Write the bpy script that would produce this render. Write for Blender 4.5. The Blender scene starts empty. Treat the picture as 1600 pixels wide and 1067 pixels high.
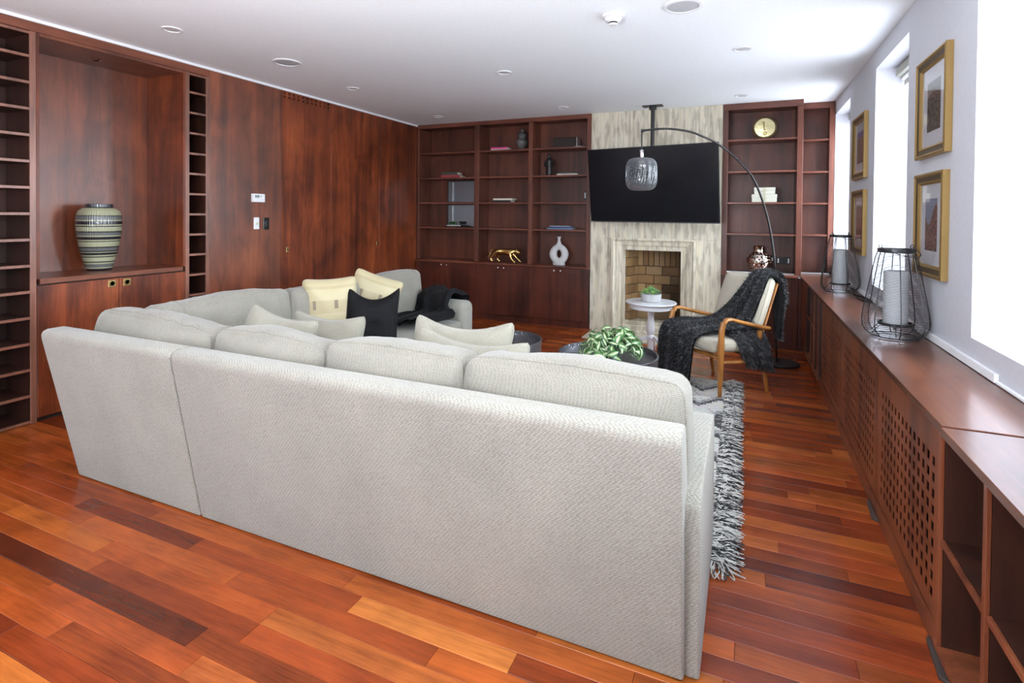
import bpy, bmesh, math, random
from mathutils import Vector, Matrix, noise as mn
C = bpy.context.scene.collection
sc = bpy.context.scene
PI = math.pi
random.seed(7)

# ------------------------------------------------------------------ camera, world, light, exposure
def camera():
    yaw, pitch, roll, f, sy = -.4107, -.014, .0093, 833.695, 186.8924
    fw = Vector((math.sin(yaw)*math.cos(pitch), math.cos(yaw)*math.cos(pitch), math.sin(pitch)))
    r0 = Vector((math.cos(yaw), -math.sin(yaw), 0)); u0 = r0.cross(fw)
    r = r0*math.cos(roll) + u0*math.sin(roll); u = u0*math.cos(roll) - r0*math.sin(roll)
    cd = bpy.data.cameras.new('camera'); co = bpy.data.objects.new('camera', cd); C.objects.link(co)
    m = Matrix(((r.x, u.x, -fw.x, 0), (r.y, u.y, -fw.y, 0), (r.z, u.z, -fw.z, 1.5), (0, 0, 0, 1)))
    co.matrix_world = m
    cd.sensor_width = 36; cd.sensor_fit = 'HORIZONTAL'; cd.lens = 36*f/1600
    cd.shift_x = 0; cd.shift_y = -sy/1600; cd.clip_start = .02; cd.clip_end = 100
    sc.camera = co
camera()
sc.view_settings.view_transform = 'Standard'; sc.view_settings.look = 'None'
sc.view_settings.gamma = 1; sc.view_settings.use_curve_mapping = False
sc.view_settings.exposure = 1.95

def world():
    w = bpy.data.worlds.new('sky'); sc.world = w; w.use_nodes = True
    n = w.node_tree.nodes; l = w.node_tree.links; n.clear()
    out = n.new('ShaderNodeOutputWorld'); bg = n.new('ShaderNodeBackground')
    tc = n.new('ShaderNodeTexCoord'); sp = n.new('ShaderNodeSeparateXYZ'); cr = n.new('ShaderNodeValToRGB')
    mp = n.new('ShaderNodeMapRange'); mp.inputs[1].default_value = -1; mp.inputs[2].default_value = 1
    l.new(tc.outputs['Generated'], sp.inputs[0]); l.new(sp.outputs['Z'], mp.inputs[0]); l.new(mp.outputs[0], cr.inputs[0])
    e = cr.color_ramp.elements
    e[0].position = .44; e[0].color = (.42, .45, .50, 1)
    e[1].position = .56; e[1].color = (.82, .91, 1, 1)
    l.new(cr.outputs[0], bg.inputs[0]); bg.inputs[1].default_value = 5.6
    l.new(bg.outputs[0], out.inputs[0])
world()
def portal(name, loc, rot, sx, sy):
    ld = bpy.data.lights.new(name, 'AREA'); ld.shape = 'RECTANGLE'; ld.size = sx; ld.size_y = sy
    ld.cycles.is_portal = True
    o = bpy.data.objects.new(name, ld); C.objects.link(o); o.location = loc; o.rotation_euler = rot
WINS = [(6.155, 7.09), (4.112, 5.042), (2.07, 3.015), (.03, .97), (-2.0, -1.07)]
for a, b in WINS:
    portal('daylight_opening', (1.30, (a+b)/2, (.967+2.68)/2), (0, PI/2, 0), 1.71, b-a)
portal('daylight_opening', (-1.9, -2.98, 1.65), (PI/2, 0, PI), 1.2, 1.9)

bl_ = bpy.data.lights.new('added_ceiling_fill', 'AREA'); bl_.shape = 'DISK'; bl_.size = 1.4; bl_.energy = 58; bl_.color = (.90, .95, 1)
bo_ = bpy.data.objects.new('added_ceiling_fill', bl_); C.objects.link(bo_); bo_.location = (-1.1, -.3, 1.4); bo_.rotation_euler = (PI*.90, 0, 0)  # added fill light, unseen behind the viewer, turned up to brighten the ceiling

# ------------------------------------------------------------------ helpers
def tag(o, label=None, cat=None, group=None, kind=None):
    if label: o['label'] = label
    if cat: o['category'] = cat
    if group: o['group'] = group
    if kind: o['kind'] = kind
    return o
def thing(name, label, cat, loc=(0, 0, 0), rz=0, group=None, kind=None):
    o = bpy.data.objects.new(name, None); C.objects.link(o); o.empty_display_size = .1
    o.location = loc; o.rotation_euler = (0, 0, rz)
    return tag(o, label, cat, group, kind)

class M:
    def __init__(s): s.v = []; s.f = []; s.c = []; s.sm = []
    def add(s, vs, fs, col=None, sm=False):
        b = len(s.v); s.v += [tuple(p) for p in vs]
        s.f += [tuple(i+b for i in f) for f in fs]
        s.c += [col]*len(fs); s.sm += [sm]*len(fs); return s
    def box(s, x0, y0, z0, x1, y1, z1, col=None, rot=None, piv=None):
        vs = [Vector(p) for p in ((x0,y0,z0),(x1,y0,z0),(x1,y1,z0),(x0,y1,z0),(x0,y0,z1),(x1,y0,z1),(x1,y1,z1),(x0,y1,z1))]
        if rot:
            c = Vector(piv) if piv else Vector(((x0+x1)/2, (y0+y1)/2, (z0+z1)/2)); vs = [rot @ (p-c) + c for p in vs]
        return s.add(vs, [(0,3,2,1),(4,5,6,7),(0,1,5,4),(1,2,6,5),(2,3,7,6),(3,0,4,7)], col)
    def lathe(s, prof, seg=32, c=(0, 0, 0), sm=True, col=None, sx=1, sy=1):
        n = len(prof); vs = []
        for i in range(seg):
            a = 2*PI*i/seg
            for r, z in prof: vs.append((c[0]+r*math.cos(a)*sx, c[1]+r*math.sin(a)*sy, c[2]+z))
        fs = []
        for i in range(seg):
            j = (i+1) % seg
            for k in range(n-1): fs.append((i*n+k, j*n+k, j*n+k+1, i*n+k+1))
        if prof[0][0] > 1e-5: fs.append(tuple(i*n for i in range(seg))[::-1])
        if prof[-1][0] > 1e-5: fs.append(tuple(i*n+n-1 for i in range(seg)))
        return s.add(vs, fs, col, sm)
    def tube(s, pts, r, seg=8, closed=False, col=None, sm=True, flat=1):
        P = [Vector(p) for p in pts]; n = len(P); vs = []; up = None
        for i in range(n):
            if closed: t = P[(i+1) % n]-P[i-1]
            else: t = P[min(i+1, n-1)]-P[max(i-1, 0)]
            if t.length < 1e-9: t = Vector((0, 0, 1))
            t.normalize()
            if up is None:
                up = Vector((0, 0, 1)) if abs(t.z) < .9 else Vector((1, 0, 0))
            a = t.cross(up)
            if a.length < 1e-6: a = t.orthogonal()
            a.normalize(); b = a.cross(t).normalized(); up = b
            rr = r[i] if isinstance(r, (list, tuple)) else r
            for k in range(seg):
                th = 2*PI*k/seg; vs.append(P[i]+(a*math.cos(th)+b*math.sin(th)*flat)*rr)
        fs = []
        for i in range(n if closed else n-1):
            j = (i+1) % n
            for k in range(seg):
                m = (k+1) % seg; fs.append((i*seg+k, i*seg+m, j*seg+m, j*seg+k))
        if not closed: fs += [tuple(range(seg))[::-1], tuple((n-1)*seg+k for k in range(seg))]
        return s.add(vs, fs, col, sm)
    def grid(s, fn, nu, nv, cu=False, cv=False, sm=True, col=None, skip=None):
        vs = [fn(i/nu, j/nv) for i in range(nu if cu else nu+1) for j in range(nv if cv else nv+1)]
        W = nv if cv else nv+1; U = nu if cu else nu+1; fs = []
        for i in range(nu):
            for j in range(nv):
                if skip and skip(i, j): continue
                a = i; b = (i+1) % U; c = j; d = (j+1) % W
                fs.append((a*W+c, b*W+c, b*W+d, a*W+d))
        return s.add(vs, fs, col, sm)
    def prism(s, poly, axis, a, b, col=None, sm=False):
        n = len(poly)
        def P(t, p, q): return {'X': (t, p, q), 'Y': (p, t, q), 'Z': (p, q, t)}[axis]
        vs = [P(a, *p) for p in poly]+[P(b, *p) for p in poly]
        fs = [tuple(range(n)), tuple(range(n, 2*n))[::-1]]+[(i, n+i, n+(i+1) % n, (i+1) % n) for i in range(n)]
        return s.add(vs, fs, col, sm)
    def xf(s, mat):
        s.v = [tuple(mat @ Vector(p)) for p in s.v]; return s
    def build(s, name, mat, parent=None, bevel=0, seg=1, world=False, sharp=35, kind=None, loc=None, fix=True, label=None):
        me = bpy.data.meshes.new(name); v = s.v
        if world and parent is not None:
            o = Vector(parent.location)
            if parent.parent is not None: o += Vector(parent.parent.location)
            rz = parent.rotation_euler.z
            if rz:
                R = Matrix.Rotation(-rz, 3, 'Z'); v = [tuple(R @ (Vector(p)-o)) for p in v]
            else: v = [(p[0]-o.x, p[1]-o.y, p[2]-o.z) for p in v]
        if loc is not None: v = [(p[0]-loc[0], p[1]-loc[1], p[2]-loc[2]) for p in v]
        me.from_pydata(v, [], s.f)
        if any(c is not None for c in s.c):
            at = me.color_attributes.new('tint', 'FLOAT_COLOR', 'CORNER'); k = 0; buf = []
            for f, c in zip(s.f, s.c):
                for _ in f:
                    cc = c if c is not None else (1, 1, 1); buf += [cc[0], cc[1], cc[2], 1]
            at.data.foreach_set('color', buf)
        if fix or bevel:
            bm = bmesh.new(); bm.from_mesh(me)
            if fix: bmesh.ops.recalc_face_normals(bm, faces=bm.faces)
            if bevel:
                ed = [e for e in bm.edges if len(e.link_faces) == 2 and e.calc_face_angle(0) > .5]
                bmesh.ops.bevel(bm, geom=ed, offset=bevel, segments=seg, profile=.5, affect='EDGES', clamp_overlap=True)
            bm.to_mesh(me); bm.free()
        if any(s.sm) or bevel:
            me.polygons.foreach_set('use_smooth', [True]*len(me.polygons)); me.set_sharp_from_angle(angle=math.radians(sharp))
        me.materials.append(mat); me.update()
        o = bpy.data.objects.new(name, me); C.objects.link(o)
        if parent is not None: o.parent = parent
        if loc is not None: o.location = loc
        return tag(o, label, None, None, kind)

def copy_tree(o, loc=None, rz=None, label=None, parent=None):
    kids = [c for c in list(C.objects) if c.parent == o]
    c = o.copy(); C.objects.link(c)
    if parent is not None: c.parent = parent
    if loc is not None: c.location = loc
    if rz is not None: c.rotation_euler = (0, 0, rz)
    if label: c['label'] = label
    for k in kids: copy_tree(k, parent=c)
    return c

# ------------------------------------------------------------------ materials
def new_mat(name):
    m = bpy.data.materials.new(name); m.use_nodes = True
    b = m.node_tree.nodes['Principled BSDF']; return m, m.node_tree.nodes, m.node_tree.links, b
def setp(b, **k):
    names = dict(col='Base Color', rough='Roughness', metal='Metallic', coat='Coat Weight', coatr='Coat Roughness', spec='Specular IOR Level', sheen='Sheen Weight', trans='Transmission Weight', ior='IOR', sss='Subsurface Weight', sheenr='Sheen Roughness')
    for a, v in k.items():
        b.inputs[names[a]].default_value = (*v, 1) if a == 'col' else v
def plain(name, col, rough=.5, bump=0, bs=60, **k):
    m, n, l, b = new_mat(name); setp(b, col=col, rough=rough, **k)
    tc = n.new('ShaderNodeTexCoord'); nz = n.new('ShaderNodeTexNoise'); nz.inputs['Scale'].default_value = bs; nz.inputs['Detail'].default_value = 3
    l.new(tc.outputs['Object'], nz.inputs['Vector'])
    mx = n.new('ShaderNodeMix'); mx.data_type = 'RGBA'; mx.blend_type = 'MULTIPLY'; mx.inputs[0].default_value = 1
    cr = n.new('ShaderNodeValToRGB'); cr.color_ramp.elements[0].color = (.9, .9, .9, 1); cr.color_ramp.elements[1].color = (1.05, 1.05, 1.05, 1)
    l.new(nz.outputs[0], cr.inputs[0]); mx.inputs[6].default_value = (*col, 1); l.new(cr.outputs[0], mx.inputs[7]); l.new(mx.outputs[2], b.inputs['Base Color'])
    if bump:
        bp = n.new('ShaderNodeBump'); bp.inputs['Strength'].default_value = bump; bp.inputs['Distance'].default_value = .004
        l.new(nz.outputs[0], bp.inputs['Height']); l.new(bp.outputs[0], b.inputs['Normal'])
    return m
def ramp(n, stops):
    cr = n.new('ShaderNodeValToRGB'); e = cr.color_ramp.elements
    while len(e) < len(stops): e.new(.5)
    for x, (p, c) in zip(e, stops): x.position = p; x.color = (*c, 1)
    return cr
def wood(name, dark, mid, light, axis='Z', scale=7, rough=.33, coat=.35, patch=1.6, tint=False, fine=1, knots=False):
    m, n, l, b = new_mat(name)
    tc = n.new('ShaderNodeTexCoord'); mp = n.new('ShaderNodeMapping')
    sv = {'X': (.07, 1, 1), 'Y': (1, .07, 1), 'Z': (1, 1, .07)}[axis]
    mp.inputs['Scale'].default_value = [scale*k for k in sv]
    vec = tc.outputs['Object']
    if tint:
        at = n.new('ShaderNodeAttribute'); at.attribute_name = 'tint'
        sc_ = n.new('ShaderNodeVectorMath'); sc_.operation = 'SCALE'; sc_.inputs['Scale'].default_value = 173
        l.new(at.outputs['Color'], sc_.inputs[0])
        ad = n.new('ShaderNodeVectorMath'); ad.operation = 'ADD'; l.new(tc.outputs['Object'], ad.inputs[0]); l.new(sc_.outputs[0], ad.inputs[1]); vec = ad.outputs[0]
    l.new(vec, mp.inputs['Vector'])
    n1 = n.new('ShaderNodeTexNoise'); n1.inputs['Scale'].default_value = 1; n1.inputs['Detail'].default_value = 6; n1.inputs['Distortion'].default_value = .9; n1.inputs['Roughness'].default_value = .62
    l.new(mp.outputs[0], n1.inputs['Vector'])
    n2 = n.new('ShaderNodeTexNoise'); n2.inputs['Scale'].default_value = patch; n2.inputs['Detail'].default_value = 4; n2.inputs['Distortion'].default_value = .5
    l.new(vec, n2.inputs['Vector'])
    mp2 = n.new('ShaderNodeMapping'); mp2.inputs['Scale'].default_value = [scale*14*k for k in sv]; l.new(vec, mp2.inputs['Vector'])
    n3 = n.new('ShaderNodeTexNoise'); n3.inputs['Scale'].default_value = 1; n3.inputs['Detail'].default_value = 2; l.new(mp2.outputs[0], n3.inputs['Vector'])
    a1 = n.new('ShaderNodeMath'); a1.operation = 'MULTIPLY_ADD'; a1.inputs[1].default_value = .55
    l.new(n1.outputs[0], a1.inputs[0])
    a2 = n.new('ShaderNodeMath'); a2.operation = 'MULTIPLY_ADD'; a2.inputs[1].default_value = .40; a2.inputs[2].default_value = -.04*1
    l.new(n2.outputs[0], a2.inputs[0]); l.new(a2.outputs[0], a1.inputs[2])
    a3 = n.new('ShaderNodeMath'); a3.operation = 'MULTIPLY_ADD'; a3.inputs[1].default_value = .14*fine; l.new(n3.outputs[0], a3.inputs[0]); l.new(a1.outputs[0], a3.inputs[2])
    cr = ramp(n, [(.36, dark), (.53, mid), (.70, light)]); l.new(a3.outputs[0], cr.inputs[0])
    col = cr.outputs[0]
    if tint:
        mx = n.new('ShaderNodeMix'); mx.data_type = 'RGBA'; mx.blend_type = 'MULTIPLY'; mx.inputs[0].default_value = 1
        l.new(col, mx.inputs[6]); l.new(at.outputs['Color'], mx.inputs[7]); col = mx.outputs[2]
    if knots:
        kn = n.new('ShaderNodeTexNoise'); kn.inputs['Scale'].default_value = 3.4; kn.inputs['Detail'].default_value = 3; kn.inputs['Distortion'].default_value = 1.8; kmp = n.new('ShaderNodeMapping'); kmp.inputs['Scale'].default_value = (1, 1, .55); l.new(vec, kmp.inputs['Vector']); l.new(kmp.outputs[0], kn.inputs['Vector'])
        kr = ramp(n, [(.27, (.22, .20, .22)), (.40, (.72, .70, .70)), (.50, (1.0, 1.0, 1.0)), (.70, (1.25, 1.2, 1.1))]); l.new(kn.outputs[0], kr.inputs[0])
        km = n.new('ShaderNodeMix'); km.data_type = 'RGBA'; km.blend_type = 'MULTIPLY'; km.inputs[0].default_value = .5; l.new(col, km.inputs[6]); l.new(kr.outputs[0], km.inputs[7]); col = km.outputs[2]
    l.new(col, b.inputs['Base Color'])
    setp(b, rough=rough, coat=coat, coatr=.22 if coat < .34 else .30, spec=.4 if coat < .7 else .6)
    bp = n.new('ShaderNodeBump'); bp.inputs['Strength'].default_value = .06; bp.inputs['Distance'].default_value = .003
    l.new(n3.outputs[0], bp.inputs['Height']); l.new(bp.outputs[0], b.inputs['Normal'])
    return m
def fabric(name, col, dark, scale=115, bump=.5, rough=.95, sheen=.25, rot=.78):
    m, n, l, b = new_mat(name)
    tc = n.new('ShaderNodeTexCoord'); mp = n.new('ShaderNodeMapping'); mp.inputs['Rotation'].default_value = (rot, rot*.9, rot)
    mp.inputs['Scale'].default_value = (1, 1, 1.7)
    l.new(tc.outputs['Object'], mp.inputs['Vector'])
    vo = n.new('ShaderNodeTexVoronoi'); vo.inputs['Scale'].default_value = scale; vo.inputs['Randomness'].default_value = .35
    l.new(mp.outputs[0], vo.inputs['Vector'])
    nz = n.new('ShaderNodeTexNoise'); nz.inputs['Scale'].default_value = 2.6; nz.inputs['Detail'].default_value = 5; nz.inputs['Roughness'].default_value = .6
    l.new(tc.outputs['Object'], nz.inputs['Vector'])
    cr = ramp(n, [(.28, tuple(.80*c for c in col)), (.72, col)]); l.new(nz.outputs[0], cr.inputs[0])
    r2 = ramp(n, [(.15, (1.04, 1.04, 1.04)), (.75, dark)]); l.new(vo.outputs['Distance'], r2.inputs[0])
    mx = n.new('ShaderNodeMix'); mx.data_type = 'RGBA'; mx.blend_type = 'MULTIPLY'; mx.inputs[0].default_value = 1
    l.new(cr.outputs[0], mx.inputs[6]); l.new(r2.outputs[0], mx.inputs[7]); l.new(mx.outputs[2], b.inputs['Base Color'])
    bp = n.new('ShaderNodeBump'); bp.inputs['Strength'].default_value = bump; bp.inputs['Distance'].default_value = .003; bp.invert = True
    l.new(vo.outputs['Distance'], bp.inputs['Height']); l.new(bp.outputs[0], b.inputs['Normal'])
    setp(b, rough=rough, sheen=sheen, spec=.2); return m
def tinted(name, rough=.5, **k):
    m, n, l, b = new_mat(name); at = n.new('ShaderNodeAttribute'); at.attribute_name = 'tint'
    l.new(at.outputs['Color'], b.inputs['Base Color']); setp(b, rough=rough, **k); return m
def stone():
    m, n, l, b = new_mat('travertine')
    tc = n.new('ShaderNodeTexCoord'); mp = n.new('ShaderNodeMapping'); mp.inputs['Scale'].default_value = (30, 30, .9); l.new(tc.outputs['Object'], mp.inputs['Vector'])
    n1 = n.new('ShaderNodeTexNoise'); n1.inputs['Scale'].default_value = 1; n1.inputs['Detail'].default_value = 7; n1.inputs['Distortion'].default_value = .7; n1.inputs['Roughness'].default_value = .62; l.new(mp.outputs[0], n1.inputs['Vector'])
    cr = ramp(n, [(.28, (.44, .39, .30)), (.42, (.57, .52, .41)), (.5, (.66, .60, .48)), (.62, (.72, .67, .55)), (.75, (.60, .57, .48))]); l.new(n1.outputs[0], cr.inputs[0])
    n2 = n.new('ShaderNodeTexNoise'); n2.inputs['Scale'].default_value = 3; n2.inputs['Detail'].default_value = 10; mp2 = n.new('ShaderNodeMapping'); mp2.inputs['Scale'].default_value = (6, 6, 1.4); l.new(tc.outputs['Object'], mp2.inputs['Vector']); l.new(mp2.outputs[0], n2.inputs['Vector'])
    r2 = ramp(n, [(.40, (.72, .70, .66)), (.5, (1, 1, 1)), (.62, (1.06, 1.04, .98))]); l.new(n2.outputs[0], r2.inputs[0])
    mx = n.new('ShaderNodeMix'); mx.data_type = 'RGBA'; mx.blend_type = 'MULTIPLY'; mx.inputs[0].default_value = 1
    l.new(cr.outputs[0], mx.inputs[6]); l.new(r2.outputs[0], mx.inputs[7]); l.new(mx.outputs[2], b.inputs['Base Color'])
    bp = n.new('ShaderNodeBump'); bp.inputs['Strength'].default_value = .25; bp.inputs['Distance'].default_value = .004; l.new(n2.outputs[0], bp.inputs['Height']); l.new(bp.outputs[0], b.inputs['Normal'])
    setp(b, rough=.5, spec=.4); return m
def glass(name, tint=(1, 1, 1), gl=.12, rough=.02):
    m = bpy.data.materials.new(name); m.use_nodes = True; n = m.node_tree.nodes; l = m.node_tree.links; n.clear()
    o = n.new('ShaderNodeOutputMaterial'); t = n.new('ShaderNodeBsdfTransparent'); g = n.new('ShaderNodeBsdfGlossy'); x = n.new('ShaderNodeMixShader'); f = n.new('ShaderNodeFresnel'); f.inputs[0].default_value = 1.45
    t.inputs[0].default_value = (*tint, 1); g.inputs['Roughness'].default_value = rough
    a = n.new('ShaderNodeMath'); a.operation = 'ADD'; a.inputs[1].default_value = gl-.04; l.new(f.outputs[0], a.inputs[0])
    ge = n.new('ShaderNodeNewGeometry'); iv = n.new('ShaderNodeMath'); iv.operation = 'SUBTRACT'; iv.inputs[0].default_value = 1; l.new(ge.outputs['Backfacing'], iv.inputs[1]); ml = n.new('ShaderNodeMath'); ml.operation = 'MULTIPLY'; ml.use_clamp = True; l.new(a.outputs[0], ml.inputs[0]); l.new(iv.outputs[0], ml.inputs[1]); l.new(ml.outputs[0], x.inputs[0]); l.new(t.outputs[0], x.inputs[1]); l.new(g.outputs[0], x.inputs[2]); l.new(x.outputs[0], o.inputs[0]); return m

W_WALL = wood('mahogany_panel', (.045, .010, .005), (.180, .038, .012), (.36, .085, .024), 'Z', 6, .40, .2, 1.5, knots=True)
W_NICHE = wood('mahogany_niche', (.060, .016, .009), (.185, .045, .017), (.33, .088, .030), 'Z', 6, .36, .75, 1.5, knots=True)
W_H = wood('mahogany_across', (.055, .018, .011), (.18, .055, .028), (.30, .095, .045), 'Y', 7, .34, .25, 2)
W_BOOK = wood('walnut_bookcase', (.040, .012, .007), (.118, .033, .018), (.20, .058, .030), 'Z', 6, .42, .12, 1.5)
W_SHELF = wood('walnut_shelf', (.06, .018, .011), (.16, .046, .026), (.25, .075, .042), 'X', 7, .36, .2, 2)
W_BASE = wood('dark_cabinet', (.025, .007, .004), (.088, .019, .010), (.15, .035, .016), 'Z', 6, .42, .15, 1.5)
W_TOP = wood('worktop_veneer', (.045, .014, .008), (.110, .036, .017), (.17, .062, .030), 'Y', 6, .20, .35, 2)
W_RAD = wood('radiator_veneer', (.08, .022, .012), (.22, .062, .026), (.32, .105, .044), 'Z', 6, .34, .25, 1.5)
W_SHADE = wood('shade_painted_veneer', (.014, .006, .004), (.040, .013, .008), (.07, .022, .012), 'Z', 6, .45, .1, 2)  # veneer darkened to paint in the shade inside racks and cubbyholes
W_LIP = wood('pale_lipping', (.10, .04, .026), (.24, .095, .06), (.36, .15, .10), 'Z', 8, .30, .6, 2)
HOLE_SHADE = plain('painted_hole_shade', (.004, .003, .003), .9)  # black stands in for the shade seen through the grille holes
W_EDGE = plain('lipping', (.22, .085, .055), .35, coat=.4)
W_FLOOR = wood('cherry_planks', (.62, .52, .48), (1.25, 1.22, 1.18), (1.9, 1.9, 1.75), 'X', 9, .25, .14, 3, tint=True, fine=1.4)
W_OAK = wood('golden_oak', (.22, .085, .02), (.42, .17, .04), (.56, .26, .075), 'Z', 14, .3, .3, 4)
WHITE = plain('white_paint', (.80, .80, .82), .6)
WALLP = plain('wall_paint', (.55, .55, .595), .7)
CEIL = plain('ceiling_paint', (.92, .94, .97), .8)
DARK = plain('cabinet_inside', (.020, .011, .008), .7)
BLACK = plain('black_metal', (.018, .018, .02), .38)
BLKPL = plain('black_plastic', (.012, .012, .013), .25)
CHROME = plain('chrome', (.75, .75, .76), .12, metal=1)
ALU = plain('aluminium', (.72, .73, .75), .3, metal=1)
BRASS = plain('brass', (.72, .52, .22), .25, metal=1)
GOLD = plain('polished_gold', (.78, .52, .16), .18, metal=1, bump=.5, bs=90)
GOLDF = plain('gold_leaf', (.36, .235, .085), .42, metal=.7, bump=.3, bs=80)
BRONZE = plain('frame_bronze', (.085, .058, .030), .45, metal=.3)
COPPER = plain('mirror_copper', (.80, .69, .61), .07, metal=1)
CREAM = fabric('cream_weave', (.40, .38, .33), (.60, .59, .57))
CUSH = fabric('cushion_weave', (.315, .295, .25), (.70, .69, .67), 125, .4)
PILL = fabric('pillow_weave', (.39, .37, .305), (.72, .70, .66), 160, .35)
LINEN = fabric('linen_seat', (.56, .51, .41), (.85, .84, .82), 320, .2)
STONE = stone()
GLASS = glass('window_glass', (.97, .98, .98), .06)
PGLASS = glass('picture_glass', (1, 1, 1), .10)
TINT = tinted('tinted_matt', .7); TINTG = tinted('tinted_leaf', .38, spec=.5)
def fur_mat(name, a, b_, rough, sheen, scale=30):
    m, n, l, b = new_mat(name); tc = n.new('ShaderNodeTexCoord'); nz = n.new('ShaderNodeTexNoise'); nz.inputs['Scale'].default_value = scale; nz.inputs['Detail'].default_value = 5
    l.new(tc.outputs['Object'], nz.inputs['Vector']); cr = ramp(n, [(.35, a), (.7, b_)]); l.new(nz.outputs[0], cr.inputs[0]); l.new(cr.outputs[0], b.inputs['Base Color'])
    bp = n.new('ShaderNodeBump'); bp.inputs['Strength'].default_value = .6; bp.inputs['Distance'].default_value = .01; l.new(nz.outputs[0], bp.inputs['Height']); l.new(bp.outputs[0], b.inputs['Normal'])
    setp(b, rough=rough, sheen=sheen, sheenr=.4, spec=.25); return m
FURB = fur_mat('black_fur', (.001, .001, .0015), (.005, .005, .007), .75, .02)
FURC = fur_mat('charcoal_shag', (.008, .008, .009), (.02, .02, .023), .8, .05, 40)
HAIR = plain('charcoal_hair', (.05, .05, .056), .45)

# ------------------------------------------------------------------ room shell
XL, XR, H = -4.557, .941, 2.832
YB = -2.7
def struct(mb, name, mat, **k): return mb.build(name, mat, kind='structure', **k)
YF = 7.32
fl = M().box(XL-.7, YB-.2, -.12, XR+.35, YF+.15, -.012, (.10, .03, .012))
FLOOR = struct(fl, 'floor', plain('sub_floor', (.03, .012, .006), .8))
ce = struct(M().box(XL-.7, YB-.2, H, XR+.35, YF+.15, H+.12), 'ceiling', CEIL)
# window wall with its openings
wr = M(); zs, zt = .967, 2.68
wr.box(XR, YB, -.01, XR+.36, YF, zs); wr.box(XR, YB, zt, XR+.36, YF, H)
e = sorted(WINS); y = YB
for a, b in e: wr.box(XR, y, zs, XR+.36, a, zt); y = b
wr.box(XR, y, zs, XR+.36, YF, zt)
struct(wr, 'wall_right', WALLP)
wb = M(); wb.box(XL-.7, YB-.3, -.01, -2.5, YB, H); wb.box(-1.3, YB-.3, -.01, XR+.36, YB, H); wb.box(-2.5, YB-.3, -.01, -1.3, YB, .7); wb.box(-2.5, YB-.3, 2.6, -1.3, YB, H)
struct(wb, 'wall_back', WHITE)
struct(M().box(XL-.7, YF, -.01, XR+.36, YF+.15, H), 'wall_far', WHITE)
struct(M().box(-5.2, YB, -.01, -5.12, YF, H), 'wall_left', WHITE)
struct(M().box(XL-.01, YB, 2.808, XL+.012, 6.84, H-.001), 'trim_1', WHITE)
# window units
RB = plain('blind_fabric', (.42, .41, .36), .8)
for i, (a, b) in enumerate([(2.07, 3.015), (4.112, 5.042), (6.155, 7.09), (.03, .97), (-2.0, -1.07)]):
    w = thing('window_%d' % (i+1), None, None, (1.2, a, zs), kind='structure')
    m = M(); f = .045
    m.box(1.2, a, zs, 1.25, b, zs+f).box(1.2, a, zt-f, 1.25, b, zt).box(1.2, a, zs+f, 1.25, a+f, zt-f).box(1.2, b-f, zs+f, 1.25, b, zt-f).box(1.205, a+f, 1.80, 1.245, b-f, 1.84)
    m.build('window_frame', WHITE, w, world=True, bevel=.004)
    M().box(1.222, a+f, zs+f, 1.228, b-f, 1.80).build('pane', GLASS, w, world=True)
    M().box(1.222, a+f, 1.84, 1.228, b-f, zt-f).build('pane', GLASS, w, world=True)
    if i in (0, 1, 2):
        m = M().box(1.07, a+.01, 2.60, 1.165, b-.004, 2.665)
        m.box(1.165, a+.01, 2.59, 1.172, b-.004, 2.62)
        bl = m.build('blind_cassette', RB, w, world=True, bevel=.006)
        M().lathe([(.018, 0), (.018, b-a-.03)], 12).xf(Matrix.Translation((1.12, b-.01, 2.585)) @ Matrix.Rotation(PI/2, 4, 'X')).build('blind_roll', WHITE, w, world=True)
        M().box(1.125, a+.02, 2.53, 1.128, b-.01, 2.585).build('blind_fabric', RB, w, world=True)
w = thing('window_6', None, None, (-1.9, YB-.2, .7), kind='structure')
m = M()
for x in (-2.5, -1.35): m.box(x, YB-.22, .7, x+.05, YB-.17, 2.6)
m.box(-2.45, YB-.22, .7, -1.35, YB-.17, .75).box(-2.45, YB-.22, 2.55, -1.35, YB-.17, 2.6)
m.build('window_frame', WHITE, w, world=True)
for x0, x1 in ((-2.45, -1.35),): M().box(x0, YB-.2, .75, x1, YB-.194, 2.55).build('pane', GLASS, w, world=True)
# white baseboard strip behind the worktop
struct(M().box(.924, 2.72, .843, .9405, 7.0, .880), 'baseboard_right', WHITE, bevel=.002)
struct(M().box(.925, -2.6, .842, .9405, 2.71, .856), 'trim_2', WHITE, bevel=.003)
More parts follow.
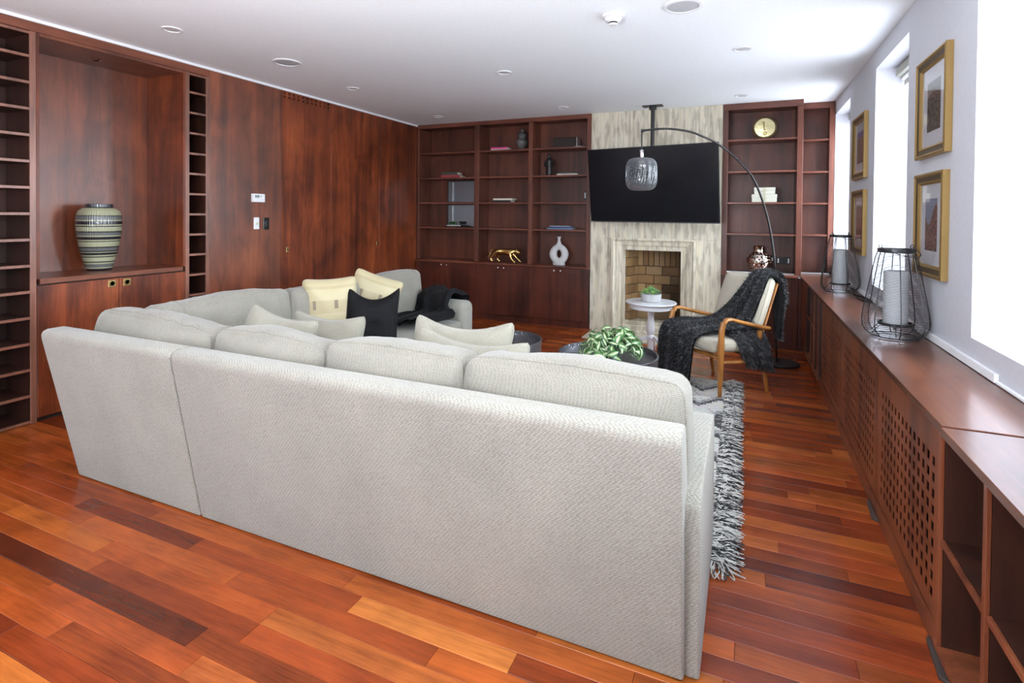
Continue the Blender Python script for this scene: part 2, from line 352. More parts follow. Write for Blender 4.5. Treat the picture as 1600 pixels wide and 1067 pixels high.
# ---- floor planks
RW = .089; pal = [(.30, .085, .030), (.25, .066, .024), (.36, .115, .040), (.21, .052, .021), (.28, .075, .028), (.32, .10, .034), (.40, .15, .055), (.17, .040, .018)]
def fit(x, y): # rough distance used to choose the planks that show largest
    return math.hypot(x, y)+1.5
planks = []; rnd = random.Random(11)
r0 = int((YB-1.58)/RW)-1; r1 = int((7.0-1.58)/RW)+1
for r in range(r0, r1+1):
    y0 = 1.58+r*RW; y1 = y0+RW
    if y0 < YB: continue
    y1 = min(y1, 7.0)
    fixed = {0: [(-3.1, -2.25, 7), (-2.25, -1.35, 1), (-1.35, -.69, 'L'), (-.69, .15, 3)], -1: [(-2.9, -1.9, 2), (-1.9, -.95, 4), (-.95, .1, 0)], -4: [(-3.6, -1.75, 'D'), (-1.75, -.9, 3)], 10: [(-1.3, .7, 'D')], -2: [(-2.6, -1.6, 4), (-1.6, -.75, 6), (-.75, .2, 1)]}.get(r)
    segs = []
    if fixed:
        x = fixed[0][0]
        while x > XL-.4: w_ = rnd.uniform(.5, 1.25); segs.append((x-w_, x, rnd.choice((0, 1, 2, 3, 4, 5)))); x -= w_
        segs += fixed; x = fixed[-1][1]
    else: x = XL-.55-rnd.random()
    while x < .75: w_ = rnd.uniform(.45, 1.3); segs.append((x, x+w_, rnd.choice((0, 0, 1, 1, 2, 3, 4, 5, 5, 6, 7)))); x += w_
    for a, b, k in segs:
        a = max(a, XL-.5); b = min(b, .70)
        if b-a < .03: continue
        c = {'L': (.50, .21, .085), 'D': (.10, .024, .016)}.get(k) or pal[k]
        j = rnd.uniform(.88, 1.12); c = (c[0]*j*.72, c[1]*j*rnd.uniform(.46, .56), c[2]*j*.28)
        planks.append((a, b, y0, y1, c))
def plank_mesh(m, a, b, y0, y1, c):
    g = .0006; ch = .0010; a += g; b -= g; y0 += g; y1 -= g
    vs = [(a, y0, -.012), (b, y0, -.012), (b, y1, -.012), (a, y1, -.012), (a, y0, -ch), (b, y0, -ch), (b, y1, -ch), (a, y1, -ch), (a+ch, y0+ch, 0), (b-ch, y0+ch, 0), (b-ch, y1-ch, 0), (a+ch, y1-ch, 0)]
    m.add(vs, [(0, 1, 5, 4), (1, 2, 6, 5), (2, 3, 7, 6), (3, 0, 4, 7), (4, 5, 9, 8), (5, 6, 10, 9), (6, 7, 11, 10), (7, 4, 8, 11), (8, 9, 10, 11)], c)
def seen(p):
    a, b, y0, y1, c = p; x = (a+b)/2
    if y1 < .85 or b < -4.5: return False
    if y0 > 1.80 and y1 < 4.6 and a > -3.7 and b < -.02: return False
    if a > .56: return False
    # outside the frame on either side
    if b < -1.08*y1 - .95: return False
    if a > .32*y1+.05 : return False
    return True
vis = sorted([p for p in planks if seen(p)], key=lambda p: fit((p[0]+p[1])/2, p[2])/max(.2, min(1, (p[1]-p[0]))**.3))[:300]
vs_ = set(id(p) for p in vis)
for p in vis:
    m = M(); plank_mesh(m, *p); m.build('plank', W_FLOOR, FLOOR, fix=False)
m = M()
for p in planks:
    if id(p) not in vs_: plank_mesh(m, *p)
m.build('plank_rest', W_FLOOR, FLOOR, kind='stuff', fix=False)

# ------------------------------------------------------------------ left wall built-ins (front plane x = XL)
zt_ = 2.742
def rack(y0, y1, label, divs=()):
    t = thing('wine_rack', label, 'shelving', (XL-.15, (y0+y1)/2, 0), group='mahogany pigeonhole racks on the left wall')
    for a, b in ((y0, y0+.036), (y1-.036, y1)): sp__ = M().box(XL-.31, a, 0, XL-.0125, b, zt_).build('side_panel', W_SHADE, t, world=True); M().box(XL-.012, a, 0, XL, b, zt_).build('lipping', W_LIP, t, world=True, bevel=.0015)
    M().box(XL-.33, y0, 0, XL-.31, y1, zt_).build('back_panel', W_SHADE, t, world=True)
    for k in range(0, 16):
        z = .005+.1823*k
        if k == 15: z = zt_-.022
        s = M().box(XL-.305, y0+.0365, z-.0, XL-.013, y1-.0365, z+.02).build('shelf', W_SHADE, t, world=True); M().box(XL-.0125, y0+.0365, z-.0, XL-.001, y1-.0365, z+.02).build('lipping', W_LIP, t, world=True, bevel=.0015)
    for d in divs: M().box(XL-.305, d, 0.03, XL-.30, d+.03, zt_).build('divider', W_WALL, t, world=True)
    return t
rack(1.38, 2.101, 'wide mahogany pigeonhole rack left of the vase niche, from floor to ceiling')
rack(3.192, 3.425, 'narrow mahogany pigeonhole rack between the vase niche and the thermostat panel')
nb = thing('display_niche', 'mahogany cabinet with an open recess above two doors, holding the striped vase', 'cabinet', (XL-.25, 2.65, 0))
M().box(XL-.52, 2.102, 1.0, XL-.50, 3.191, 2.745).build('back_panel', W_NICHE, nb, world=True)
M().box(XL-.50, 3.17, 1.012, XL, 3.1915, 2.742).build('side_panel', W_WALL, nb, world=True)
M().box(XL-.50, 2.1015, 1.012, XL-.0, 2.12, 2.742).build('side_panel', W_WALL, nb, world=True)
M().box(XL-.50, 2.121, 2.72, XL, 3.169, 2.742).build('top_panel', W_H, nb, world=True)
M().box(XL-.50, 2.121, .975, XL+.004, 3.169, 1.0115).build('counter', W_H, nb, world=True, bevel=.002)
M().box(XL-.50, 2.103, .0, XL-.021, 3.190, .974).build('carcass', DARK, nb, world=True)
def fpull(y, z, p, s=.028):
    m = M().box(XL+.0005, y-s, z-s, XL+.005, y+s, z+s)
    o = m.build('pull', BRASS, p, world=True, bevel=.0015)
    M().lathe([(.0, .0), (.013, .0), (.016, .004), (.019, .004), (.019, .0)], 20).xf(Matrix.Translation((XL+.0052, y, z)) @ Matrix.Rotation(PI/2, 4, 'Y')).build('finger_hole', plain('dark_brass', (.10, .07, .03), .4, metal=.6) if 'dark_brass' not in bpy.data.materials else bpy.data.materials['dark_brass'], p, world=True)
def ldoor(y0, y1, z0, z1, py, pz, parent, mat=W_WALL):
    d = M().box(XL-.02, y0, z0, XL, y1, z1).build('door', mat, parent, world=True, bevel=.002)
    return d
for y0, y1, py in ((2.105, 2.640, 2.589), (2.645, 3.188, 2.70)):
    d = ldoor(y0, y1, .03, .965, py, .927, nb)
    fpull(py, .927, nb)
M().box(XL-.02, 1.38, 2.7445, XL, 3.425, 2.807).build('fascia', W_H, nb, world=True, bevel=.001)
lt = thing('spotlight', 'small chrome eyeball spotlight in the roof of the vase niche', 'light', (-4.83, 2.56, 2.72))
lt.location = (-4.80, 2.61, 2.7195)
M().lathe([(.038, 0), (.040, -.006), (.030, -.012), (.026, -.004)], 24).build('ring', CHROME, lt)
M().lathe([(.0, -.020), (.016, -.018), (.024, -.006)], 24).build('bulb', BLKPL, lt)

# wall panels
pw = thing('wall_panelling', 'floor to ceiling mahogany veneer panelling with two concealed doors', 'panelling', (XL, 5, 0))
M().box(XL-.05, 3.427, 0, XL-.024, 6.86, H-.001).build('backing', DARK, pw, world=True)
M().box(XL-.02, 3.428, 0, XL, 4.253, 2.807).build('panel', W_NICHE, pw, world=True, bevel=.0015)
d1 = M().box(XL-.02, 4.258, .01, XL, 5.007, 2.722).build('door', W_WALL, pw, world=True, bevel=.0015)
d2 = M().box(XL-.02, 5.0095, .01, XL, 5.935, 2.807).build('door', W_WALL, pw, world=True, bevel=.0015)
M().box(XL-.02, 5.9365, 0, XL, 6.835, 2.807).build('panel', W_WALL, pw, world=True, bevel=.0015)
for y, z in ((4.346, 1.094), (5.895, 1.09)):
    M().box(XL+.0005, y-.016, z-.03, XL+.005, y+.016, z+.03).build('pull', BRASS, pw, world=True, bevel=.0015)
    M().box(XL+.0052, y-.006, z-.012, XL+.006, y+.006, z+.012).build('finger_hole', bpy.data.materials['dark_brass'], pw, world=True)
def perf(m, x0, x1, ya, yb, za, zb, ys, zs_, hw, hh):
    """a slab from x0 (front) to x1 with square holes"""
    Y = [ya]; Z = [za]
    for c in ys: Y += [c-hw/2, c+hw/2]
    for c in zs_: Z += [c-hh/2, c+hh/2]
    Y.append(yb); Z.append(zb); ny, nz = len(Y), len(Z)
    for x in (x0, x1):
        b = len(m.v); vs = [(x, y, z) for y in Y for z in Z]; fs = []
        for i in range(ny-1):
            for j in range(nz-1):
                if i % 2 and j % 2: continue
                fs.append((i*nz+j, (i+1)*nz+j, (i+1)*nz+j+1, i*nz+j+1))
        m.add(vs, fs)
    N = ny*nz; base = len(m.v)-2*N; fs = []
    def q(a, b): fs.append((base+a, base+b, base+b+N, base+a+N))
    for i in range(1, ny-1, 2):
        for j in range(1, nz-1, 2):
            a, b, c, d = i*nz+j, (i+1)*nz+j, (i+1)*nz+j+1, i*nz+j+1
            q(a, b); q(b, c); q(c, d); q(d, a)
    for j in range(nz-1): q(j, j+1); q((ny-1)*nz+j, (ny-1)*nz+j+1)
    for i in range(ny-1): q(i*nz, (i+1)*nz); q(i*nz+nz-1, (i+1)*nz+nz-1)
    m.f += fs; m.c += [None]*len(fs); m.sm += [False]*len(fs); return m
perf(M(), XL, XL-.02, 4.258, 5.007, 2.7235, 2.807, [4.30+.066*k for k in range(11)], [2.745, 2.785], .028, .022).build('vent_grille', W_WALL, pw, world=True)

# thermostat, switches
t = thing('thermostat', 'white wall thermostat with a small grey display, above the two switches', 'thermostat', (XL, 3.95, 1.59))
M().box(XL+.001, 3.875, 1.60, XL+.035, 4.02, 1.685).build('case', WHITE, t, world=True, bevel=.004)
M().box(XL+.0352, 3.895, 1.645, XL+.036, 3.95, 1.672).build('display', plain('lcd', (.30, .33, .31), .2), t, world=True)
M().box(XL+.0352, 3.965, 1.655, XL+.037, 3.972, 1.667).build('button', BLKPL, t, world=True)
t = thing('dimmer_switch', 'white dimmer switch with a round cream knob, below the thermostat', 'switch', (XL, 3.94, 1.38))
M().box(XL+.001, 3.908, 1.325, XL+.008, 3.972, 1.445).build('plate', WHITE, t, world=True, bevel=.002)
M().lathe([(.014, 0), (.013, .012), (0, .013)], 20).xf(Matrix.Translation((XL+.008, 3.94, 1.385)) @ Matrix.Rotation(PI/2, 4, 'Y')).build('knob', plain('ivory', (.62, .60, .45), .4), t, world=True)
t = thing('light_switch', 'glossy black switch plate beside the white dimmer', 'switch', (XL, 4.06, 1.38))
M().box(XL+.001, 4.022, 1.318, XL+.012, 4.095, 1.443).build('plate', BLKPL, t, world=True, bevel=.003)
M().box(XL+.0122, 4.045, 1.35, XL+.017, 4.072, 1.41).build('rocker', BLKPL, t, world=True, bevel=.002)

# ------------------------------------------------------------------ far wall bookcases
def bookcase(name, label, posts, shelves, yf, yb, z0, ft, loc):
    t = thing(name, label, 'bookcase', loc)
    for a, b in posts: M().box(a, yf, z0, b, yb-.02, H-ft-.001).build('post', W_BOOK, t, world=True, bevel=.002)
    M().box(posts[0][0], yf-.004, H-ft, posts[-1][1], yf+.03, H-.0015).build('fascia', W_SHELF, t, world=True, bevel=.002)
    M().box(posts[0][0], yf+.031, H-ft+.015, posts[-1][1], yb-.02, H-.002).build('top_panel', W_BOOK, t, world=True)
    M().box(posts[0][0], yb-.018, z0, posts[-1][1], yb, H-.002).build('back_panel', W_BOOK, t, world=True)
    for (a, b), (c, d) in zip(posts[:-1], posts[1:]):
        for z in shelves: M().box(b+.0005, yf+.012, z-.022, c-.0005, yb-.02, z).build('shelf', W_SHELF, t, world=True, bevel=.002)
    return t
SH = [1.302, 1.669, 2.037, 2.410]
LB = bookcase('bookcase', 'wide mahogany bookcase of three bays on the left of the fireplace, with open shelves', [(-4.553, -4.515), (-3.579, -3.505), (-2.739, -2.682), (-1.911, -1.856)], SH, 6.84, 7.19, .816, .06, (-3.2, 7, .816))
RBK = bookcase('bookcase', 'mahogany bookcase holding the gold disc, between fireplace and windows', [(-.246, -.19), (.537, .596)], SH, 6.84, 7.19, .836, .075, (.17, 7, .836))
RCK = bookcase('bookcase', 'narrow set-back mahogany bookcase in the corner by the windows, empty', [(.600, .612), (.883, .936)], SH, 7.09, 7.30, .842, .07, (.77, 7.2, .842))
M().box(.5962, 7.20, .842, .5995, 7.3, H-.002).build('side_panel', W_BOOK, RCK, world=True)

def shaker(t, a, b, z0, z1, y, knob, mat=W_BASE):
    """recessed-panel door from x=a to b, its face at y, with a knob near knob (x,z)"""
    fw_ = .058; m = M(); yb = y+.02
    m.box(a, y, z0, a+fw_, yb, z1).box(b-fw_, y, z0, b, yb, z1).box(a+fw_, y, z0, b-fw_, yb, z0+fw_+.02).box(a+fw_, y, z1-fw_, b-fw_, yb, z1)
    d = m.build('door', mat, t, world=True, bevel=.0012)
    M().box(a+fw_-.002, y+.008, z0+fw_, b-fw_+.002, yb, z1-fw_+.002).build('door_panel', mat, d, world=False, loc=None).parent = d
    if knob:
        M().lathe([(.005, 0), (.005, .012), (.012, .018), (.012, .024), (.006, .029), (0, .03)], 16).xf(Matrix.Translation((knob, y, z1-.035)) @ Matrix.Rotation(PI/2, 4, 'X')).build('knob', CHROME, d)
def base_cab(label, x0, x1, doors, zt2, loc):
    t = thing('base_cabinet', label, 'cabinet', (0, 0, 0))
    M().box(x0, 6.84, .0, x1, 7.18, zt2-.03).build('carcass', DARK, t)
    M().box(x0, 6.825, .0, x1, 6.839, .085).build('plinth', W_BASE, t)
    M().box(x0, 6.775, zt2-.028, x1, 7.19, zt2-.001).build('counter', W_SHELF, t, bevel=.003)
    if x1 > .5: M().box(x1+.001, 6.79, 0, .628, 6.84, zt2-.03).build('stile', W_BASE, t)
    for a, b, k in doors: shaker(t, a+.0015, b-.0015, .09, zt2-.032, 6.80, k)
    return t
xs = [-4.545, -4.04, -3.545, -3.12, -2.712, -2.29, -1.862]
base_cab('long dark cabinet of six panelled doors with small chrome knobs, under the three-bay bookcase', -4.553, -1.856, [(xs[i], xs[i+1], xs[i+1]-.045 if i % 2 == 0 else xs[i]+.045) for i in range(6)], .816, None)
base_cab('short dark panelled cabinet behind the armchair, under the bookcase with the gold disc', -.246, .568, [(-.24, .16, .12), (.163, .565, None)], .836, None)
# tracks
def track(label, pts, loc):
    t = thing('track', label, 'track', loc, group='aluminium tracks on the far counter')
    for k, (a, b, c, d) in enumerate(pts): M().box(a, b, loc[2]+.0, c, d, loc[2]+.012).build('rail', ALU, t, world=True, bevel=.002)
track('aluminium strip lying along the counter in front of the copper vase', [(-.185, 6.85, .53, 6.868), (-.185, 6.90, .53, 6.912)], (.17, 6.87, .8365))
track('aluminium strip at the foot of the empty corner bookcase', [(.60, 7.03, .90, 7.055), (.60, 7.065, .90, 7.078)], (.75, 7.05, .8425))

# ------------------------------------------------------------------ fireplace
fp = thing('fireplace', 'pale vein-cut travertine chimney breast with a moulded surround and brick firebox', 'fireplace', (-1.05, 7.0, 0))
x0, x1, ox0, ox1, oz0, oz1, yf = -1.853, -.249, -1.384, -.684, .165, 1.062, 6.845
for k, (a, b) in enumerate(((x0, -1.565), (-.53, x1))): M().box(a, yf, 0, b, 7.3, 1.21).build('slab', STONE, fp, world=True, bevel=.0008)
M().box(x0, yf, 1.2115, x1, 7.3, H-.001).build('slab', STONE, fp, world=True, bevel=.0008)
M().box(-1.564, yf, 1.10, -.531, 7.3, 1.2105).build('slab', STONE, fp, world=True)
M().box(-1.564, yf, .0, -1.41, 7.3, 1.099).build('slab', STONE, fp, world=True)
M().box(-.66, yf, .0, -.531, 7.3, 1.099).build('slab', STONE, fp, world=True)
M().box(-1.409, yf, .0, -.661, 7.3, .13).build('firebox_floor', STONE, fp, world=True)
# surround: mitred moulding swept round the opening
prof = [(0, 0), (.0, .05), (.028, .055), (.040, .040), (.060, .034), (.105, .030), (.118, .018), (.150, .016), (.152, .024), (.176, .024), (.176, .0)]  # (inward, proud)
def surround():
    m = M(); O = [(-1.564, 0.0), (-.531, 0.0), (-.531, 1.213), (-1.564, 1.213)]
    vs = []
    for (x, z), (sx, sz) in zip(O, ((1, 1), (-1, 1), (-1, -1), (1, -1))):
        for w_, d in prof: vs.append((x+sx*w_, yf-d-.001, z+sz*w_*(.165/.176 if sz > 0 else .150/.176)))
    n = len(prof); fs = []
    for i in range(4):
        j = (i+1) % 4
        for k in range(n-1): fs.append((i*n+k, j*n+k, j*n+k+1, i*n+k+1))
    m.add(vs, fs); return m
surround().build('surround', STONE, fp, world=True)
M().box(-1.80, 6.30, .0008, -.255, 6.79, .014).build('hearth', STONE, fp, world=True, bevel=.002)
# bricks
def brick_cols(): 
    return rnd.choice([(.46, .29, .13), (.38, .23, .10), (.54, .36, .17), (.32, .19, .09), (.44, .30, .16)])
BR = tinted('fire_brick', .85)
n_ = BR.node_tree.nodes; l_ = BR.node_tree.links; bb = n_['Principled BSDF']; nzb = n_.new('ShaderNodeTexNoise'); nzb.inputs['Scale'].default_value = 22; nzb.inputs['Detail'].default_value = 6
bpn = n_.new('ShaderNodeBump'); bpn.inputs['Distance'].default_value = .006; l_.new(nzb.outputs[0], bpn.inputs['Height']); l_.new(bpn.outputs[0], bb.inputs['Normal'])
mxb = n_.new('ShaderNodeMix'); mxb.data_type = 'RGBA'; mxb.blend_type = 'MULTIPLY'; mxb.inputs[0].default_value = 1
crb = ramp(n_, [(.35, (.45, .42, .4)), (.6, (1.15, 1.1, 1.05))]); l_.new(nzb.outputs[0], crb.inputs[0]); atn = [q for q in n_ if q.type == 'ATTRIBUTE'][0]; l_.new(atn.outputs['Color'], mxb.inputs[6]); l_.new(crb.outputs[0], mxb.inputs[7]); l_.new(mxb.outputs[2], bb.inputs['Base Color'])
MORT = plain('mortar', (.055, .045, .036), .95)
ybk = 7.22
M().box(-1.408, ybk, .131, -.662, ybk+.03, 1.098).build('mortar_bed', MORT, fp, world=True)
M().prism([(-1.408, 6.90), (-1.30, ybk), (-1.408, ybk)], 'Z', .131, 1.098).build('mortar_bed', MORT, fp, world=True)
M().prism([(-.662, 6.90), (-.76, ybk), (-.662, ybk)], 'Z', .131, 1.098).build('mortar_bed', MORT, fp, world=True)
M().box(-1.408, 6.86, 1.075, -.662, 7.3, 1.098).build('firebox_roof', DARK, fp, world=True)
def brick_tone(x, z):  # back-wall bricks get darker to the right and towards the bottom
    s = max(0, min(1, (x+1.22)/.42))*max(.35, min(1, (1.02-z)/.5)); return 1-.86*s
zb = [(.135, .245), (.252, .362), (.369, .479), (.486, .596), (.603, .713), (.72, .83)]
def bk(m, c): m.build('brick', BR, fp, world=True, bevel=.003)
for j, (za, zb2) in enumerate(zb):
    x = -1.295-(.105 if j % 2 else 0)
    while x < -.77:
        a = max(x, -1.293); b = min(x+.205, -.765)
        if b-a > .03:
            c = brick_cols(); s = brick_tone((a+b)/2, za); bk(M().box(a, ybk-.016-rnd.random()*.004, za, b, ybk-.0005, zb2, (c[0]*s, c[1]*s, c[2]*s)), c)
        x += .213
x = -1.293
while x < -.78:
    c = brick_cols(); s = brick_tone(x, 1.1)*.9; bk(M().box(x, ybk-.016-rnd.random()*.006, .838, min(x+.062, -.765), ybk-.0005, 1.07, (c[0]*s, c[1]*s, c[2]*s)), c); x += .07
A = Vector((-1.405, 6.90, 0)); B = Vector((-1.299, ybk-.018, 0)); L = (B-A).length; dv = (B-A)/L; nv = Vector((dv.y, -dv.x, 0))
for j, (za, zb2) in enumerate(zb+[(.838, .948), (.955, 1.065)]):
    u = -.11 if j % 2 else 0
    while u < L-.02:
        a = max(u, 0); b = min(u+.17, L-.004)
        if b-a > .02:
            c = brick_cols(); P = [A+dv*a+nv*.0006, A+dv*b+nv*.0006, A+dv*b+nv*.014, A+dv*a+nv*.014]
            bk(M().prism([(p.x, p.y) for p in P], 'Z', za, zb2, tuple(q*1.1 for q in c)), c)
        u += .177
A2 = Vector((-.665, 6.90, 0)); B2 = Vector((-.761, ybk-.018, 0)); L = (B2-A2).length; dv = (B2-A2)/L; nv = Vector((-dv.y, dv.x, 0))
for j, (za, zb2) in enumerate(zb+[(.838, .948), (.955, 1.065)]):
    u = -.11 if j % 2 else 0
    while u < L-.02:
        a = max(u, 0); b = min(u+.17, L-.004)
        if b-a > .02:
            c = brick_cols(); P = [A2+dv*a+nv*.0006, A2+dv*b+nv*.0006, A2+dv*b+nv*.014, A2+dv*a+nv*.014]
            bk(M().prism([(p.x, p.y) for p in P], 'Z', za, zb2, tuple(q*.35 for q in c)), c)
        u += .177

# ------------------------------------------------------------------ television on a ceiling pole
tv = thing('television', 'large black flat television tilted down in front of the travertine, hung from the ceiling', 'television', (-1.03, 6.46, 1.42))
ya, ti = -.169, .15
n = Vector((math.sin(ya), -math.cos(ya), 0)); rv = Vector((math.cos(ya), math.sin(ya), 0)); up = (Vector((0, 0, 1))*math.cos(ti)+n*math.sin(ti)); nn = rv.cross(up)
TM = Matrix(((rv.x, nn.x, up.x, -1.036), (rv.y, nn.y, up.y, 6.468), (rv.z, nn.z, up.z, 1.867), (0, 0, 0, 1)))  # local x right, y = facing the viewer, z up
s_ = -1 if nn.dot(n) < 0 else 1
def tvb(name, mat, x0, y0, z0, x1, y1, z1, bev=.003): return M().box(x0, s_*y0, z0, x1, s_*y1, z1).xf(TM).build(name, mat, tv, world=True, bevel=bev)
SCR = plain('screen', (.007, .007, .010), .22, spec=.3)
W2, H2 = .785, .455
tvb('casing', BLKPL, -W2, -.03, -H2, W2, 0, H2)
tvb('rear_housing', BLKPL, -.45, -.07, -H2+.03, .45, -.031, .18)
tvb('screen', SCR, -W2+.008, .0005, -H2+.014, W2-.008, .002, H2-.008, 0)
tvb('lower_bezel', plain('dark_silver', (.10, .10, .11), .3, metal=.6), -W2, .0005, -H2, W2, .006, -H2+.012, .001)
tvb('logo', ALU, -W2+.01, .0062, -H2+.003, -W2+.045, .0068, -H2+.009, 0)
PX, PY = -1.035, 6.62
m = M().box(PX-.12, PY-.06, H-.012, PX+.12, PY+.06, H-.001); m.build('ceiling_plate', BLACK, tv, world=True, bevel=.003)
M().lathe([(.024, 1.95), (.024, H-.012)], 20, (PX, PY, 0)).lathe([(.045, H-.05), (.045, H-.012)], 20, (PX, PY, 0)).build('pole', BLACK, tv, world=True)
M().box(PX-.05, 6.52, 1.75, PX+.05, 6.66, 1.99).build('bracket', BLACK, tv, world=True, bevel=.005)

# ------------------------------------------------------------------ low cabinets under the windows
xf, xc = .584, .632
def rcab(label, y0, y1, hy, hn):
    t = thing('radiator_cabinet', label, 'cabinet', (.8, (y0+y1)/2, 0), group='perforated radiator cabinets under the windows')
    pitch = .0585; ys = [hy+pitch*k for k in range(hn)]; zs2 = [.165+.0585*k for k in range(9)]
    perf(M(), xc, xc+.003, y0+.003, y1-.003, .088, .788, ys, zs2, .031, .035).build('grille_panel', W_RAD, t, world=True)
    M().box(.86, y0+.03, .02, .93, y1-.03, .78).build('radiator_box', HOLE_SHADE, t, world=True); M().box(xc+.03, y0+.03, .02, .86, y1-.03, .03).build('floor_panel', HOLE_SHADE, t, world=True)
    for y in (y0+.004, y1-.022): M().box(xc+.021, y, .02, .93, y+.018, .80).build('side_panel', HOLE_SHADE, t, world=True)
rcab('perforated mahogany radiator cabinet next to the empty cubbyholes at the picture edge', 2.205, 3.18, 2.285, 15)
rcab('perforated mahogany radiator cabinet in the middle of the three, under the nearer lantern', 3.183, 4.31, 3.31, 16)
rcab('perforated mahogany radiator cabinet farthest down the window wall, beside the far cubbyholes', 4.313, 5.35, 4.41, 15)
def cubby(label, y0, y1, posts, mid):
    t = thing('cubby_cabinet', label, 'cabinet', (.8, (y0+y1)/2, 0))
    M().box(.92, y0, .09, .935, y1, .808).build('back_panel', W_SHADE, t, world=True)
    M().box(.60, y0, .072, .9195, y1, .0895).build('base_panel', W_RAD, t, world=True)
    for a, b in posts: M().box(.6145, a, .09, .9195, b, .8085).build('upright', W_SHADE, t, world=True); M().box(.602, a, .09, .614, b, .8085).build('lipping', W_RAD, t, world=True, bevel=.0015)
    for (a, b), (c, d) in zip(posts[:-1], posts[1:]): M().box(.6185, b+.0005, mid, .9195, c-.0005, mid+.02).build('shelf', W_SHADE, t, world=True); M().box(.606, b+.0005, mid, .618, c-.0005, mid+.02).build('lipping', W_RAD, t, world=True, bevel=.0015)
p = [(2.162, 2.192)]; y = 2.162-.362
while y > -2.4: p.insert(0, (y, y+.022)); y -= .364
cubby('open mahogany cubbyholes with one shelf, at the picture edge in front of the grilles', p[0][0], 2.195, p, .425)
cubby('open dark cubbyholes low in the far corner by the corner bookcase', 5.355, 6.765, [(5.355, 5.375), (5.655, 5.68), (5.895, 5.92), (6.33, 6.765)], .47)
wt = thing('worktop', 'long mahogany worktop carrying both lanterns under the pictures', 'worktop', (.76, 4.6, .81))
M().box(xf, 2.098, .8125, .94, 7.085, .8405).build('top', W_TOP, wt, world=True, bevel=.002)
wt = thing('worktop', 'short near piece of mahogany worktop over the open cubbyholes', 'worktop', (.76, 0, .81))
M().box(xf-.004, -2.4, .8095, .94, 2.092, .8375).build('top', W_TOP, wt, world=True, bevel=.002)
struct(M().box(.627, -2.4, .0008, .655, 6.79, .0715), 'baseboard_window', W_RAD, bevel=.001)
for y in (3.20, 2.20):
    t = tag(M().prism([(.60, y-.07), (.626, y-.09), (.626, y+.13), (.612, y+.11)], 'Z', .001, .014).build('floor_bracket', plain('worn_metal', (.06, .045, .04), .5), bevel=.002), 'small dark metal bracket on the floor against the skirting, %s' % ('halfway along the grilles' if y > 3 else 'by the open cubbyholes'), 'bracket')

# ------------------------------------------------------------------ pictures
def print_cols(kind, u, v, r):
    # u across (0 near the far end), v up; flat print of an old town / landscape
    if kind == 0:
        sky = v > .80-.25*abs(u-.55); base = (.20, .19, .19) if sky else r.choice([(.035, .028, .022), (.06, .045, .03), (.10, .08, .05), (.025, .022, .025), (.13, .10, .06)])
    elif kind == 1:
        sky = v > .68-.2*math.sin(u*5); base = (.17, .19, .26) if sky else r.choice([(.10, .03, .02), (.06, .025, .02), (.20, .09, .05), (.16, .05, .03), (.04, .025, .025)])
    elif kind == 2: base = (.16, .13, .28) if v > .8 else r.choice([(.15, .10, .085), (.20, .14, .12), (.11, .08, .07)])
    else: base = (.24, .17, .14) if v > .62 else r.choice([(.17, .11, .09), (.21, .14, .12), (.13, .08, .07)]) if v > .25 else (.06, .04, .04)
    return base
def picture(label, y0, y1, z0, z1, kind):
    t = thing('framed_picture', label, 'picture', (XR-.001, (y0+y1)/2, (z0+z1)/2), group='gilt-framed pictures on the window wall')
    X = XR-.0012; W = .062
    prof = [(0, 0), (0, .030), (.012, .034), (.020, .026), (.046, .020), (.050, .024), (W, .014), (W, 0)]
    def ring(pr, name, mat, ):
        vs = []; n = len(pr)
        for (y, z, sy, sz) in ((y0, z0, 1, 1), (y1, z0, -1, 1), (y1, z1, -1, -1), (y0, z1, 1, -1)):
            for w_, d in pr: vs.append((X-d, y+sy*w_, z+sz*w_))
        fs = [(i*n+k, ((i+1) % 4)*n+k, ((i+1) % 4)*n+k+1, i*n+k+1) for i in range(4) for k in range(n-1)]
        M().add(vs, fs).build(name, mat, t, world=True)
    ring(prof[:4], 'frame', GOLDF); ring(prof[3:5], 'frame_band', BRONZE); ring(prof[4:], 'inner_slip', GOLDF)
    M().box(X-.008, y0+.02, z0+.02, X, y1-.02, z1-.02).build('backing', WHITE, t, world=True)
    M().box(X-.0095, y0+W-.004, z0+W-.004, X-.0082, y1-W+.004, z1-W+.004).build('mount', plain('mount_card', (.55, .54, .57), .9) if 'mount_card' not in bpy.data.materials else bpy.data.materials['mount_card'], t, world=True)
    a, b, c, d = y0+.145, y1-.145, z0+.14, z1-.14
    m = M(); r = random.Random(kind+3); N, K = 18, 28
    for i in range(N):
        for j in range(K):
            u, v = i/N, j/K; ya_, yb_ = a+(b-a)*u, a+(b-a)*(i+1)/N; za, zb_ = c+(d-c)*v, c+(d-c)*(j+1)/K
            m.add([(X-.0101, ya_, za), (X-.0101, yb_, za), (X-.0101, yb_, zb_), (X-.0101, ya_, zb_)], [(0, 3, 2, 1)], print_cols(kind, 1-u, v, r))
    m.build('print', TINT, t, world=True)
    M().box(X-.0125, y0+W-.004, z0+W-.004, X-.0115, y1-W+.004, z1-W+.004).build('glass', PGLASS, t, world=True)
picture('gilt-framed print of a tall dark old building, upper picture between the two nearer windows', 3.305, 3.815, 1.835, 2.388, 0)
picture('gilt-framed print of a red-brown street under blue sky, lower picture behind the nearer lantern', 3.322, 3.812, 1.183, 1.747, 1)
picture('gilt-framed pinkish print with a violet top, upper picture by the far window', 5.285, 5.84, 1.84, 2.40, 2)
picture('gilt-framed brownish print behind the far lantern, below the violet-topped one', 5.28, 5.82, 1.178, 1.74, 3)

